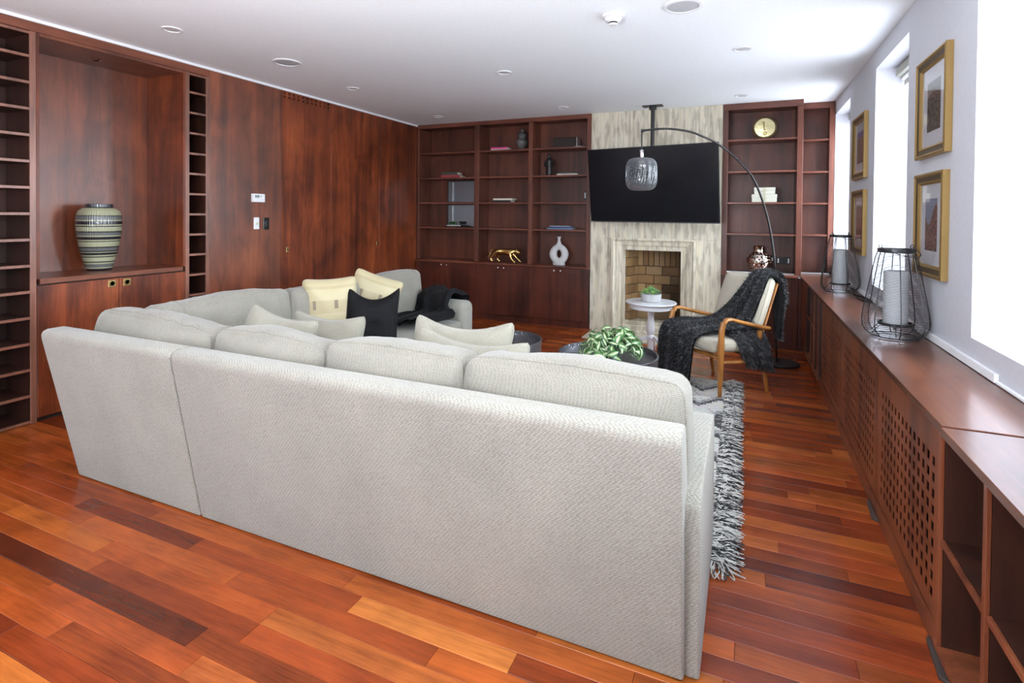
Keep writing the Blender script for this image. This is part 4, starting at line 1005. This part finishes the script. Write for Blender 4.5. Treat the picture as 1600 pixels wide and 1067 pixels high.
# shaggy throw: lofted lobes in the chair's own frame
def cr_(P, u):
    n = len(P)-1; k = min(n-1, int(u*n)); t = u*n-k
    p0, p1, p2, p3 = [Vector(P[max(0, min(n, k+d))]) for d in (-1, 0, 1, 2)]
    return .5*((2*p1)+(p2-p0)*t+(2*p0-5*p1+4*p2-p3)*t*t+(3*p1-p0-3*p2+p3)*t**3)
th_ = thing('throw_blanket', 'shaggy charcoal faux fur throw draped over the wooden armchair', 'blanket', (cc.x, cc.y, .0), rz=ang)
hair = M(); cloth = M(); hr = random.Random(9)
def loft(Lp, Rp, seed, up, nu=46, nv=22, folds=4, amp=.018, dens=9000, hl=.030):
    def P(u, v):
        a, b = cr_(Lp, u), cr_(Rp, u); return a.lerp(b, v)
    def N_(u, v):
        e = .01; du = P(min(1, u+e), v)-P(max(0, u-e), v); dv_ = P(u, min(1, v+e))-P(u, max(0, v-e)); n_ = du.cross(dv_)
        if n_.length < 1e-9: return Vector((0, 0, 1))
        return n_.normalized()*up
    def S(u, v, off=0):
        n_ = N_(u, v); w = amp*(.6*math.sin(v*folds*2*PI+seed+1.6*mn.noise(Vector((u*2, v, seed))))+1.1*mn.noise(Vector((u*3, v*5, seed)))+.9)
        return P(u, v)+n_*(w+off)
    cloth.grid(lambda u, v: S(u, v, .010), nu, nv); cloth.grid(lambda u, v: S(u, v, -.004), nu, nv)
    for k in range(dens):
        u, v = hr.random(), hr.random(); n_ = N_(u, v); base = S(u, v, .008)
        dn = Vector((0, 0, -1)); rv_ = Vector((hr.gauss(0, 1), hr.gauss(0, 1), hr.gauss(0, 1))).normalized()
        d = (n_*.75+rv_*.75+dn*.35).normalized()*hl*hr.uniform(.6, 1.25); s_2 = d.cross(rv_)
        if s_2.length < 1e-6: continue
        s_2 = s_2.normalized()*.0016; g = hr.choice([.012, .02, .03, .05, .09, .20]); c = (g, g, g*1.08)
        mid = base+d*.55+dn*.002
        hair.add([base-s_2, base+s_2, mid+s_2*.7, mid-s_2*.7, base+d+dn*.008], [(0, 1, 2, 3), (3, 2, 4)], c)
# main run: floor at the front left, over the seat, up the back and over
Lf = [(-.345, -.345, .045), (-.35, -.335, .28), (-.335, -.31, .47), (-.27, -.20, .52), (-.20, -.02, .525), (-.13, .10, .58), (-.04, .20, .72), (.02, .29, .87), (.06, .375, .985), (.09, .47, .97), (.11, .50, .80)]
Rt = [(.08, -.365, .045), (.11, -.36, .27), (.13, -.335, .44), (.17, -.22, .485), (.22, -.08, .49), (.26, .08, .51), (.25, .19, .62), (.25, .275, .80), (.25, .375, .975), (.27, .48, .95), (.28, .50, .72)]
loft(Lf, Rt, 1.3, -1, 60, 26, 3.0, .020, 17000)
# lobe hanging over the right side of the seat, under the armrest
L2 = [(.13, -.05, .475), (.24, -.06, .465), (.295, -.05, .40), (.305, -.03, .33), (.30, .02, .255)]
R2 = [(.17, .20, .55), (.27, .20, .52), (.345, .22, .42), (.352, .25, .30), (.35, .28, .19)]
loft(L2, R2, 4.1, 1, 30, 18, 2.5, .016, 7000)
# tail behind the back on the right
L3 = [(.10, .38, .985), (.10, .48, .97), (.12, .50, .80), (.14, .50, .60), (.16, .48, .44)]
R3 = [(.25, .36, .96), (.275, .45, .93), (.285, .46, .78), (.285, .44, .60), (.28, .42, .42)]
loft(L3, R3, 7.7, -1, 24, 14, 2, .014, 5000)
cloth.build('cloth', FURC, th_, fix=False)
HT = tinted('shag', .6, spec=.4)
hair.build('shaggy_pile', HT, th_, fix=False, kind='stuff')

# ------------------------------------------------------------------ arc floor lamp
al = thing('arc_floor_lamp', 'black arc floor lamp behind the armchair, its wire shade hanging before the television', 'lamp', (.371, 6.04, 0))
M().lathe([(.158, .001), (.162, .006), (.162, .022), (.155, .03), (.0, .032)], 48).build('base', BLACK, al)
pts = [(.330, 6.03, .03), (.316, 6.009, .112), (.306, 6.005, .4), (.300, 6.0, .736), (.277, 5.987, 1.104), (.212, 5.949, 1.491), (.094, 5.883, 1.843), (-.056, 5.797, 2.051), (-.25, 5.687, 2.218), (-.40, 5.60, 2.293), (-.523, 5.532, 2.337), (-.722, 5.419, 2.356), (-.931, 5.3, 2.331)]
sm_ = [tuple(cr_(pts, k/90)) for k in range(91)]
M().tube(sm_, .0105, 12).build('arc_pole', plain('gunmetal', (.05, .045, .045), .22, metal=.7), al, world=True)
M().tube([(.301, 6.0, .70), (.2985, 5.999, .775)], .0145, 12).build('pole_joint', CHROME, al, world=True)
hx_, hy_ = -.931, 5.30
M().tube([(hx_, hy_, 2.345), (hx_, hy_, 2.13)], .006, 10).tube([(hx_+.015, hy_+.008, 2.325), (hx_-.006, hy_-.004, 2.325)], .013, 12).build('drop_rod', BLACK, al, world=True)
M().lathe([(.0, 2.142), (.019, 2.142), (.020, 2.138), (.020, 2.075), (.014, 2.07), (.014, 2.058), (0, 2.058)], 20, (hx_, hy_, 0)).build('socket', CHROME, al, world=True)
BULB = plain('mirror_bulb', (.80, .75, .70), .06, metal=1)
M().lathe([(.012, 2.055), (.018, 2.045), (.040, 2.02), (.047, 1.995), (.043, 1.965), (.028, 1.945), (.0, 1.938)], 28, (hx_, hy_, 0)).build('bulb', BULB, al, world=True)
zc, rs, hs = 1.905, .150, .158
def sq(t): # super-ellipse profile of the shade
    a = t*PI-PI/2; c, s = math.cos(a), math.sin(a); e_ = .50
    return rs*abs(c)**e_, hs*(abs(s)**e_)*(1 if s > 0 else -1)
mm = M()
for k in range(1, 52):
    t = .06+.86*k/52; r_, z_ = sq(t)
    if r_ < .03: continue
    mm.tube([(hx_+r_*math.cos(a), hy_+r_*math.sin(a), zc+z_) for a in [2*PI*i/36 for i in range(36)]], .0016, 4, True)
for k in range(36):
    a0 = 2*PI*k/36
    for tw in (-1, 1):
        mm.tube([(hx_+sq(t)[0]*math.cos(a0+tw*t*1.3), hy_+sq(t)[0]*math.sin(a0+tw*t*1.3), zc+sq(t)[1]) for t in [.06+.86*i/22 for i in range(23)]], .0012, 3)
mm.build('wire_shade', plain('shade_wire', (.34, .35, .37), .3, metal=.8), al, world=True, fix=False, kind='stuff')
m = M().lathe([sq(.06+.86*i/26) for i in range(27)], 48, (hx_, hy_, zc)); m.f = m.f[:-2]; m.c = m.c[:-2]; m.sm = m.sm[:-2]
m.build('glass_shade', glass('smoke_glass', (.80, .82, .83), .05, .08), al, world=True, fix=False)
m = M().tube([(.337, 6.04, .035), (.45, 6.18, .012), (.50, 6.40, .006), (.30, 6.62, .006), (.05, 6.72, .006)], .003, 6); m.build('power_cord', BLKPL, al, world=True)

# ------------------------------------------------------------------ wire lanterns on the worktop
def lantern(label, x, y, h, r, rz):
    t = thing('wire_lantern', label, 'lantern', (x, y, .8415), rz=rz, group='black wire lanterns with candles')
    def R_(u): # radius at height fraction
        pts = [(0, .70), (.03, .84), (.10, .97), (.18, 1.0), (.30, .955), (.55, .82), (.80, .68), (.92, .61), (.98, .54), (1, .52)]
        for (a, b), (c, d) in zip(pts[:-1], pts[1:]):
            if u <= c: return r*(b+(d-b)*(u-a)/(c-a))
        return r*.52
    m = M(); ns = 52
    for k in range(ns):
        u = .03+.93*k/ns; z = u*h
        m.tube([(R_(u)*math.cos(a), R_(u)*math.sin(a), z) for a in [2*PI*i/40 for i in range(40)]], .0013, 3, True)
    m.build('wire_mesh', BLACK, t, fix=False, kind='stuff')
    for k in range(8):
        a = 2*PI*(k+.5)/8; M().tube([(R_(i/20)*math.cos(a), R_(i/20)*math.sin(a), .004+i/20*(h-.006)) for i in range(21)], .0028, 7).build('rib', BLACK, t)
    ring = lambda rr_, z, w=.003: M().tube([(rr_*math.cos(a), rr_*math.sin(a), z) for a in [2*PI*i/48 for i in range(48)]], w, 7, True)
    ring(R_(0), .0045, .0035).build('base_ring', BLACK, t)
    M().lathe([(R_(1)-.002, h-.018), (R_(1)+.006, h-.018), (R_(1)+.006, h+.004), (R_(1)-.002, h+.004), (R_(1)-.002, h-.018)], 48).build('top_band', BLACK, t)
    pr = r*.50; pz = .065
    M().lathe([(0, pz), (pr, pz), (pr+.004, pz+.003), (pr+.004, pz+.016), (pr, pz+.016), (pr, pz+.005), (0, pz+.005)], 40).build('candle_plate', BLACK, t)
    for k in range(6):
        a = 2*PI*k/6; M().tube([(pr*math.cos(a), pr*math.sin(a), pz+.002), (R_(.05)*.92*math.cos(a), R_(.05)*.92*math.sin(a), .018)], .002, 6).build('plate_spoke', BLACK, t)
    cr2 = .062*r/.17; chh = .30*h/.5
    prof = [(0, pz+.006), (cr2, pz+.006)]
    nr = 44
    for k in range(nr): z = pz+.008+chh*k/nr; prof += [(cr2, z), (cr2+.0016, z+chh/nr*.5)]
    prof += [(cr2, pz+.008+chh), (cr2*.5, pz+.012+chh), (0, pz+.006+chh)]
    M().lathe(prof, 36).build('candle', plain('grey_wax', (.60, .61, .63), .55) if 'grey_wax' not in bpy.data.materials else bpy.data.materials['grey_wax'], t, sharp=80)
    for s in (-1, 1):
        M().tube([(s*(R_(1)+.002)+.010*math.cos(a), 0, h+.014+.012*math.sin(a)) for a in [2*PI*i/14 for i in range(14)]], .0022, 6, True).build('handle_eye', BLACK, t)
    R0 = R_(1)+.002; a_ = math.radians(-162)
    pts = []
    for i in range(25):
        b = PI*i/24; y_ = math.sin(b)*r*.98; pts.append((R0*math.cos(b), y_*math.cos(a_)*-1*-1, h+.012+y_*math.sin(a_)*.95))
    M().tube(pts, .0024, 6).build('handle', BLACK, t)
lantern('black wire lantern with a grey candle, the nearer one, below the street picture', .775, 3.56, .485, .158, .35)
lantern('black wire lantern with a grey candle, the farther one, by the corner bookcase', .785, 5.50, .50, .155, .6)
t = tag(M().tube([tuple(cr_([(.86, 5.32, .847), (.90, 5.18, .846), (.915, 4.98, .846), (.88, 4.92, .847), (.85, 5.05, .848), (.87, 5.2, .853), (.91, 5.05, .853), (.925, 4.9, .847)], k/40)) for k in range(41)], .005, 6).build('cable', BLKPL, None), 'black cable looped on the worktop beside the farther lantern', 'cable')

# ------------------------------------------------------------------ niche vase
def vase_mat():
    m, n, l, b = new_mat('striped_glaze'); tc = n.new('ShaderNodeTexCoord'); sp_ = n.new('ShaderNodeSeparateXYZ'); l.new(tc.outputs['Object'], sp_.inputs[0])
    an = n.new('ShaderNodeMath'); an.operation = 'ARCTAN2'; l.new(sp_.outputs['Y'], an.inputs[0]); l.new(sp_.outputs['X'], an.inputs[1])
    ag = n.new('ShaderNodeMath'); ag.operation = 'MULTIPLY'; ag.inputs[1].default_value = 60; l.new(an.outputs[0], ag.inputs[0]); sn = n.new('ShaderNodeMath'); sn.operation = 'SINE'; l.new(ag.outputs[0], sn.inputs[0])
    # height rings
    cr = ramp(n, [(0, (.36, .38, .21))]); e = cr.color_ramp; e.interpolation = 'CONSTANT'
    L_ = (.36, .36, .235); K_ = (.018, .018, .024); G_ = (.13, .135, .13)
    stops = [(.0, K_), (.03, L_), (.05, G_), (.10, L_), (.125, K_), (.14, L_), (.20, K_), (.215, L_), (.235, K_), (.27, L_), (.285, K_), (.30, G_), (.345, K_), (.36, L_), (.435, K_), (.448, L_), (.465, K_), (.51, L_), (.53, G_), (.575, K_), (.59, L_), (.66, K_), (.672, L_), (.695, K_), (.745, L_), (.76, G_), (.82, K_), (.832, L_), (.94, K_)]
    while len(e.elements) < len(stops): e.elements.new(.5)
    for x, (p, c) in zip(e.elements, stops): x.position = p; x.color = (*c, 1)
    mr = n.new('ShaderNodeMapRange'); mr.inputs[1].default_value = 0; mr.inputs[2].default_value = .54
    jz = n.new('ShaderNodeMath'); jz.operation = 'MULTIPLY_ADD'; jz.inputs[1].default_value = .0016; l.new(sn.outputs[0], jz.inputs[0]); l.new(sp_.outputs['Z'], jz.inputs[2])
    l.new(jz.outputs[0], mr.inputs[0]); l.new(mr.outputs[0], cr.inputs[0]); l.new(cr.outputs[0], b.inputs['Base Color'])
    bp = n.new('ShaderNodeBump'); bp.inputs['Strength'].default_value = .4; bp.inputs['Distance'].default_value = .003; l.new(sn.outputs[0], bp.inputs['Height']); l.new(bp.outputs[0], b.inputs['Normal'])
    setp(b, rough=.22, coat=.4); return m
def vase(name, label, loc, prof, mat, cat='vase', seg=48):
    t = thing(name, label, cat, loc); M().lathe(prof, seg).build('body', mat, t); return t
v = vase('vase', 'tall ribbed vase ringed in black and sage green, in the niche', (-4.86, 2.665, 1.0125), [(0, 0), (.082, 0), (.088, .012), (.10, .05), (.128, .16), (.148, .28), (.156, .38), (.154, .44), (.140, .485), (.108, .510), (.094, .516), (.094, .54), (.086, .542), (.084, .50), (.10, .47), (0, .46)], vase_mat())

# ------------------------------------------------------------------ things on the shelves
def book(label, x0, x1, y0, y1, z0, h, cov, rz=0, cat='book', page=(.62, .58, .48)):
    t = thing('book', label, cat, ((x0+x1)/2, (y0+y1)/2, z0+.0008), rz=rz); w, d = (x1-x0)/2, (y1-y0)/2
    P = plain('pages', page, .9) if 'pages' not in bpy.data.materials else bpy.data.materials['pages']
    cm = tinted_plain(cov)
    m = M().box(-w, -d, 0, w, d, .003).box(-w, -d, h-.003, w, d, h).box(-w, -d, .003, -w+.003, d, h-.003); m.build('cover', cm, t, bevel=.0006)
    M().box(-w+.0035, -d+.004, .0035, w-.004, d-.004, h-.0035).build('page_block', P, t)
    return t
_tp = {}
def tinted_plain(c):
    if c not in _tp: _tp[c] = plain('cover_%d' % len(_tp), c, .5)
    return _tp[c]
def stack(items, x, y, z, rz0=PI/2):
    for lab, w, d, h, c, dx, dr in items: book(lab, x+dx-w/2, x+dx+w/2, y-d/2, y+d/2, z, h, c, rz0+dr); z += h+.0016
S3, S2, S1, S4 = 2.037, 1.669, 1.302, 2.410
stack([('red book lying at the bottom of the two on the left bay shelf', .22, .30, .034, (.30, .03, .04), 0, .1), ('dark grey-green book with tan page edges, lying on the red one', .20, .25, .042, (.05, .055, .04), -.02, .1)], -3.99, 6.96, S3)
stack([('thin white book with a pink spine under the pink one', .20, .27, .016, (.62, .50, .48), 0, .05), ('bright pink book lying on the upper shelf of the middle bay', .19, .25, .022, (.72, .05, .26), -.01, .04)], -3.20, 6.97, S4)
stack([('black book with white lettering band, lower in the stack on the middle bay', .17, .26, .030, (.015, .015, .018), -.01, .0), ('cream book lying across the black one in the middle bay', .20, .29, .024, (.70, .66, .56), 0, .03)], -3.14, 6.96, S2)
stack([('pale book lying at the bottom by the dark figurine', .19, .29, .018, (.62, .60, .55), 0, .04), ('dark spotted thin book on the pale one by the figurine', .17, .22, .014, (.09, .09, .08), -.01, .04)], -2.20, 6.98, S3)
stack([('blue and white book lying lowest on the shelf above the white ring vase', .22, .36, .020, (.10, .15, .27), 0, .04), ('navy book in the middle of the low stack above the white ring vase', .19, .31, .015, (.035, .06, .16), .02, .0), ('pale blue magazine on top of the navy book', .20, .28, .008, (.40, .46, .52), -.01, .1)], -2.29, 6.97, S1)
STN = plain('grey_stone', (.11, .105, .10), .5, bump=.4)
vase('lidded_urn', 'grey stone urn with a lobed body on the top shelf of the middle bay', (-2.90, 6.99, S4+.001), [(0, 0), (.045, 0), (.035, .02), (.05, .035), (.085, .09), (.088, .12), (.05, .165), (.055, .19), (.075, .21), (.06, .235), (.03, .25), (.022, .265), (.03, .285), (0, .305)], STN, 'urn', 32)
t = thing('speaker_box', 'low black audio speaker on the top shelf of the right bay', 'speaker', (-2.23, 7.0, S4+.001))
M().box(-.175, -.09, 0, .15, .09, .135).build('cabinet', BLKPL, t, bevel=.004); M().box(-.17, -.094, .005, .14, -.091, .13).build('cloth_front', DARK, t); M().box(.151, -.085, 0, .157, .085, .135).build('side_strip', ALU, t)
t = tag(M().tube([(-2.10, 6.90, S4+.004), (-2.04, 6.87, S4+.006), (-1.98, 6.90, S4+.004), (-1.96, 7.0, S4+.004), (-2.02, 7.08, S4+.004)], .004, 6).build('cord', WHITE, None), 'white cord lying beside the black speaker', 'cord')
# figurine: a standing robed figure
t = thing('figurine', 'dark carved standing figure on the second shelf of the right bay', 'figurine', (-2.49, 6.98, S3+.001))
FG = plain('dark_bronze', (.022, .020, .020), .35, metal=.3, bump=.6, bs=50)
m = M().lathe([(0, 0), (.048, 0), (.05, .015), (.038, .022), (.042, .06), (.036, .12), (.040, .17), (.052, .205), (.040, .23), (.018, .24), (.016, .247)], 22, sx=1, sy=.75); m.build('robe', FG, t)
M().lathe([(0, .243), (.018, .25), (.024, .268), (.020, .287), (.0, .298)], 16).build('head', FG, t)
for s in (-1, 1): M().tube([(s*.045, 0, .205), (s*.058, -.01, .165), (s*.045, -.035, .13), (s*.012, -.045, .135)], [.014, .013, .011, .010], 8).build('arm', FG, t)
# mirror pane behind the lower left shelves
t = thing('glass_display_case', 'glass-fronted black-framed case in the left bay, reflecting the room', 'display case', (-3.90, 7.06, 1.303))
MIR = plain('grey_mirror', (.17, .18, .20), .12, metal=.9)
def fr(m, a, b, z0, z1, y, w=.012):
    m.box(a, y, z0, a+w, y+.012, z1).box(b-w, y, z0, b, y+.012, z1).box(a+w, y, z0, b-w, y+.012, z0+w).box(a+w, y, z1-w, b-w, y+.012, z1)
for z0, z1 in ((1.303, 1.645), (1.670, 2.0)):
    m = M(); fr(m, -4.17, -3.60, z0, z1, 7.10); m.build('frame', BLKPL, t, world=True)
    M().box(-4.158, 7.106, z0+.012, -3.612, 7.110, z1-.012).build('pane', MIR, t, world=True)
    M().box(-4.08, 7.090, z0+.02, -4.072, 7.098, z1-.02).build('bar', ALU, t, world=True)
t = thing('planter', 'small green plant on white pebbles in the left bay', 'plant', (-3.98, 6.95, S1+.001))
M().box(-.115, -.04, 0, .115, .04, .012).build('tray', DARK, t, bevel=.002)
pb = M(); r6 = random.Random(2)
for k in range(60):
    c = Vector((r6.uniform(-.1, .1), r6.uniform(-.03, .03), .018+.01*r6.random())); pb.lathe([(0, -.009), (.009, -.004), (.010, .002), (0, .008)], 7, c, col=(.75, .75, .72))
pb.build('pebbles', TINT, t, kind='stuff')
for k in range(9):
    m = M()
    for q in range(7):
        mt = Matrix.Translation((-.05+.011*k-.0, r6.uniform(-.02, .02), .035)) @ Matrix.Rotation(q*2.4, 4, 'Z') @ Matrix.Rotation(.5+.12*q, 4, 'X'); L = sl[2]; b = len(m.v); m.v += [tuple(mt @ (Vector(p)*1.1)) for p in L.v]; m.f += [tuple(i+b for i in f) for f in L.f]; m.c += [(.05, .13, .04)]*len(L.f); m.sm += L.sm
    m.build('rosette', TINTG, t, fix=False)
# leopard
def skin_body(joints, edges, name, mat, parent, sub=2):
    me = bpy.data.meshes.new(name); me.from_pydata([j[0] for j in joints], edges, []); o = bpy.data.objects.new(name, me); C.objects.link(o)
    sk = o.modifiers.new('skin', 'SKIN'); sk.use_smooth_shade = True; o.modifiers.new('sub', 'SUBSURF').levels = sub; o.modifiers['sub'].render_levels = sub
    for i, j in enumerate(joints):
        d = me.skin_vertices[0].data[i]; r_ = j[1]; r_ = r_ if isinstance(r_, tuple) else (r_, r_); d.radius = (r_[0]*1.22, r_[1]*1.22)
    me.skin_vertices[0].data[0].use_root = True
    dg = bpy.context.evaluated_depsgraph_get(); em = bpy.data.meshes.new_from_object(o.evaluated_get(dg)); o.modifiers.clear(); o.data = em; em.name = name
    em.materials.clear(); em.materials.append(mat); o.parent = parent; em.polygons.foreach_set('use_smooth', [True]*len(em.polygons)); return o
lp_ = thing('leopard_figurine', 'polished gold leopard figurine prowling on the counter of the middle bay', 'figurine', (-3.11, 6.92, .8165))
def leo_mat():
    m, n, l, b = new_mat('gold_leopard'); tc = n.new('ShaderNodeTexCoord'); vo = n.new('ShaderNodeTexVoronoi'); vo.inputs['Scale'].default_value = 75; l.new(tc.outputs['Object'], vo.inputs['Vector'])
    cr = ramp(n, [(.22, (.10, .05, .015)), (.34, (.85, .60, .22))]); l.new(vo.outputs['Distance'], cr.inputs[0]); l.new(cr.outputs[0], b.inputs['Base Color'])
    bp = n.new('ShaderNodeBump'); bp.inputs['Strength'].default_value = .7; bp.inputs['Distance'].default_value = .003; l.new(vo.outputs['Distance'], bp.inputs['Height']); l.new(bp.outputs[0], b.inputs['Normal'])
    setp(b, metal=1, rough=.2); return m
J = [((-.13, 0, .165), (.036, .034)), ((-.06, 0, .160), (.036, .036)), ((.02, 0, .150), (.036, .040)), ((.09, 0, .160), (.037, .036)), ((.14, 0, .165), (.026, .024)), ((.185, 0, .158), (.030, .027)), ((.215, 0, .145), (.024, .018)), ((.236, 0, .136), (.014, .012)),
     ((-.13, .028, .135), .030), ((-.105, .034, .085), .018), ((-.145, .034, .055), .0125), ((-.125, .034, .018), .0125), ((-.10, .034, .012), .013),      # hind leg (far)
     ((-.15, -.028, .135), .030), ((-.165, -.034, .095), .018), ((-.215, -.034, .060), .0125), ((-.205, -.034, .018), .0125), ((-.18, -.034, .012), .013),  # hind leg (near)
     ((.085, -.028, .125), .024), ((.095, -.034, .075), .015), ((.130, -.034, .030), .0125), ((.145, -.034, .014), .012), ((.165, -.034, .011), .013),
     ((.10, .028, .125), .024), ((.145, .034, .080), .014), ((.195, .034, .035), .012), ((.215, .034, .014), .012), ((.238, .034, .011), .013),
     ((-.17, 0, .165), .014), ((-.205, .0, .178), .009), ((-.232, 0, .150), .008), ((-.246, 0, .100), .008), ((-.270, 0, .075), .008), ((-.285, 0, .090), .007)]
E_ = [(0, 1), (1, 2), (2, 3), (3, 4), (4, 5), (5, 6), (6, 7), (0, 8), (8, 9), (9, 10), (10, 11), (11, 12), (0, 13), (13, 14), (14, 15), (15, 16), (16, 17), (3, 18), (18, 19), (19, 20), (20, 21), (21, 22), (3, 23), (23, 24), (24, 25), (25, 26), (26, 27), (0, 28), (28, 29), (29, 30), (30, 31), (31, 32), (32, 33)]
LEO = leo_mat(); skin_body(J, E_, 'body', LEO, lp_)
for s in (-1, 1): M().lathe([(0, 0), (.010, .002), (.007, .014), (0, .018)], 10, (.178, s*.020, .176)).build('ear', LEO, lp_)
for s in (-1, 1): M().lathe([(0, -.003), (.0035, 0), (0, .003)], 8, (.214, s*.0165, .152)).build('eye', BLKPL, lp_)
# white ring vase
rv_ = thing('ring_vase', 'matt white vase with an oval hole through its body, right of the leopard', 'vase', (-2.32, 6.95, .8165))
POR = plain('matt_porcelain', (.58, .57, .56), .75, bump=.3, bs=70)
def egg(a):
    c, s = math.cos(a), math.sin(a); k = 1.0
    rx = .138 if True else 0
    x = rx*c*(1-.10*(-s) if s < 0 else 1-.18*s*s); z = .150*s if s > 0 else .145*s
    if s < -.75: x = x*1.0; z = max(z, -.137)
    return x, z+.142
m = M(); NA = 56; ring_ = []
for k in range(NA):
    a = 2*PI*k/NA; ox, oz = egg(a); ix, iz = .030*math.cos(a), .150+.052*math.sin(a)
    mx_, mz_ = ix+(ox-ix)*.55, iz+(oz-iz)*.55
    for (x, z, y) in ((ox, oz, 0), (ox*.97, .142+(oz-.142)*.97, -.028), (mx_, mz_, -.046), (ix*1.15, .15+(iz-.15)*1.1, -.034), (ix, iz, 0), (ix*1.15, .15+(iz-.15)*1.1, .034), (mx_, mz_, .046), (ox*.97, .142+(oz-.142)*.97, .028)): m.v.append((x, y, z))
for k in range(NA):
    j = (k+1) % NA
    for q in range(8): m.f.append((k*8+q, j*8+q, j*8+(q+1) % 8, k*8+(q+1) % 8)); m.c.append(None); m.sm.append(True)
o = m.build('body', POR, rv_, sharp=70); ss = o.modifiers.new('sub', 'SUBSURF'); ss.levels = 1; ss.render_levels = 1
M().lathe([(.05, .262), (.030, .30), (.020, .325), (.018, .35), (.024, .372), (.034, .384), (.030, .386), (.014, .37), (0, .36)], 28).build('neck', POR, rv_)
M().lathe([(0, .0), (.084, .0), (.088, .006), (.090, .03), (0, .03)], 32, sy=.5).build('foot', POR, rv_)
# gold disc
gd = thing('gold_disc', 'round hammered gold disc ornament with an upright stroke and small ring, on a top shelf', 'ornament', (.204, 6.985, S4+.001))
GD = plain('champagne_gold', (.62, .54, .30), .32, metal=.85, bump=.9, bs=45)
M().lathe([(0, -.045), (.06, -.044), (.11, -.034), (.134, -.012), (.137, 0), (.134, .012), (.11, .034), (0, .045)], 48).xf(Matrix.Translation((0, 0, .137)) @ Matrix.Rotation(PI/2, 4, 'X')).build('body', GD, gd)
m = M().box(-.028, -.052, .198, -.004, -.040, .206).box(-.014, -.052, .115, -.003, -.040, .206).box(-.014, -.052, .107, .012, -.040, .115); m.build('stroke', plain('old_gold', (.25, .18, .06), .4, metal=.8), gd, bevel=.002)
M().tube([(.004+.016*math.cos(a), -.048, .072+.016*math.sin(a)) for a in [2*PI*i/20 for i in range(20)]], .005, 8, True).build('ring', BRASS, gd)
# boxes
def gbox(label, x0, x1, z0, h, d):
    t = thing('gift_box', label, 'box', ((x0+x1)/2, 6.97, z0+.001)); w = (x1-x0)/2; bm_ = tinted_plain((.62, .60, .50))
    M().box(-w+.003, -d+.003, 0, w-.003, d-.003, h-.012).build('box_base', bm_, t, bevel=.002); M().box(-w, -d, h*.55, w, d, h).build('lid', bm_, t, bevel=.003)
    m = M().box(-.012, -d-.0015, h*.0+.001, .012, -d-.0002, h+.001).box(-.012, -d-.001, h+.0005, .012, d, h+.0015)
    for s in (-1, 1): m.box(.0, -d-.008, h*.45, s*.03+.0, -d-.0016, h*.45+.012)
    m.build('ribbon', tinted_plain((.50, .47, .33)), t)
gbox('wide pale cream box tied with ribbon, the lower of the two on the right bookcase', .073, .343, S2, .092, .10)
gbox('smaller pale cream box tied with ribbon, resting on the wider one', .098, .325, S2+.094, .078, .085)
# copper vase with holes
cv = thing('lattice_vase', 'mirrored copper vase pierced all over with round holes, behind the armchair', 'vase', (.166, 6.99, .8365))
def cvr(z): return [(0, .062), (.02, .085), (.06, .118), (.12, .139), (.17, .136), (.215, .110), (.24, .080), (.252, .064), (.262, .060), (.30, .066), (.312, .070)]
def interp(P, z):
    for (a, b), (c, d) in zip(P[:-1], P[1:]):
        if z <= c: return b+(d-b)*(z-a)/(c-a)
    return P[-1][1]
m = M(); NA, NB = 30, 15
def cf(u, v): z = .012+.235*v; r_ = interp(cvr(0), z); a = 2*PI*u; return (r_*math.cos(a), r_*math.sin(a), z)
m.grid(cf, NA, NB, cu=True, skip=lambda i, j: 1 <= j < NB-1 and (j % 2 == 1) and ((i+(j//2) % 2*1) % 2 == 0))
o = m.build('pierced_body', COPPER, cv, sharp=70, fix=True); md = o.modifiers.new('solid', 'SOLIDIFY'); md.thickness = .005; ss = o.modifiers.new('sub', 'SUBSURF'); ss.levels = 2; ss.render_levels = 2
M().lathe([(.066, .245), (.060, .262), (.064, .298), (.071, .312), (.064, .313), (.056, .298), (.054, .262)], 32).build('collar', COPPER, cv)
M().lathe([(0, 0), (.064, 0), (.07, .012), (.066, .018), (0, .018)], 32).build('foot', COPPER, cv)
# sockets
def outlet(label, x, z, w, h, ys, white):
    t = thing('wall_socket', label, 'socket', (x, ys, z)); M().box(-w/2, -.010, -h/2, w/2, 0, h/2).build('plate', BLKPL, t, bevel=.002)
    for a, b in white: M().box(a-.008, -.0135, -h*.32, a+.008, -.0102, h*.32).build('insert', WHITE, t)
outlet('black double socket plate with white inserts beside the copper vase', .435, .975, .145, .085, 7.170, [(-.055, 0), (.055, 0)])
outlet('small black switch plate with a white insert in the right bay of the three-bay bookcase', -1.99, 1.77, .10, .12, 7.170, [(-.03, 0)])
t = thing('plug', 'round white plug on a black socket right beside the copper vase', 'plug', (.325, 7.170, .99)); M().box(-.03, -.008, -.04, .03, 0, .04).build('plate', BLKPL, t); M().lathe([(.022, 0), (.022, .02), (0, .022)], 20).xf(Matrix.Translation((0, -.008, 0)) @ Matrix.Rotation(PI/2, 4, 'X')).build('plug_body', WHITE, t)
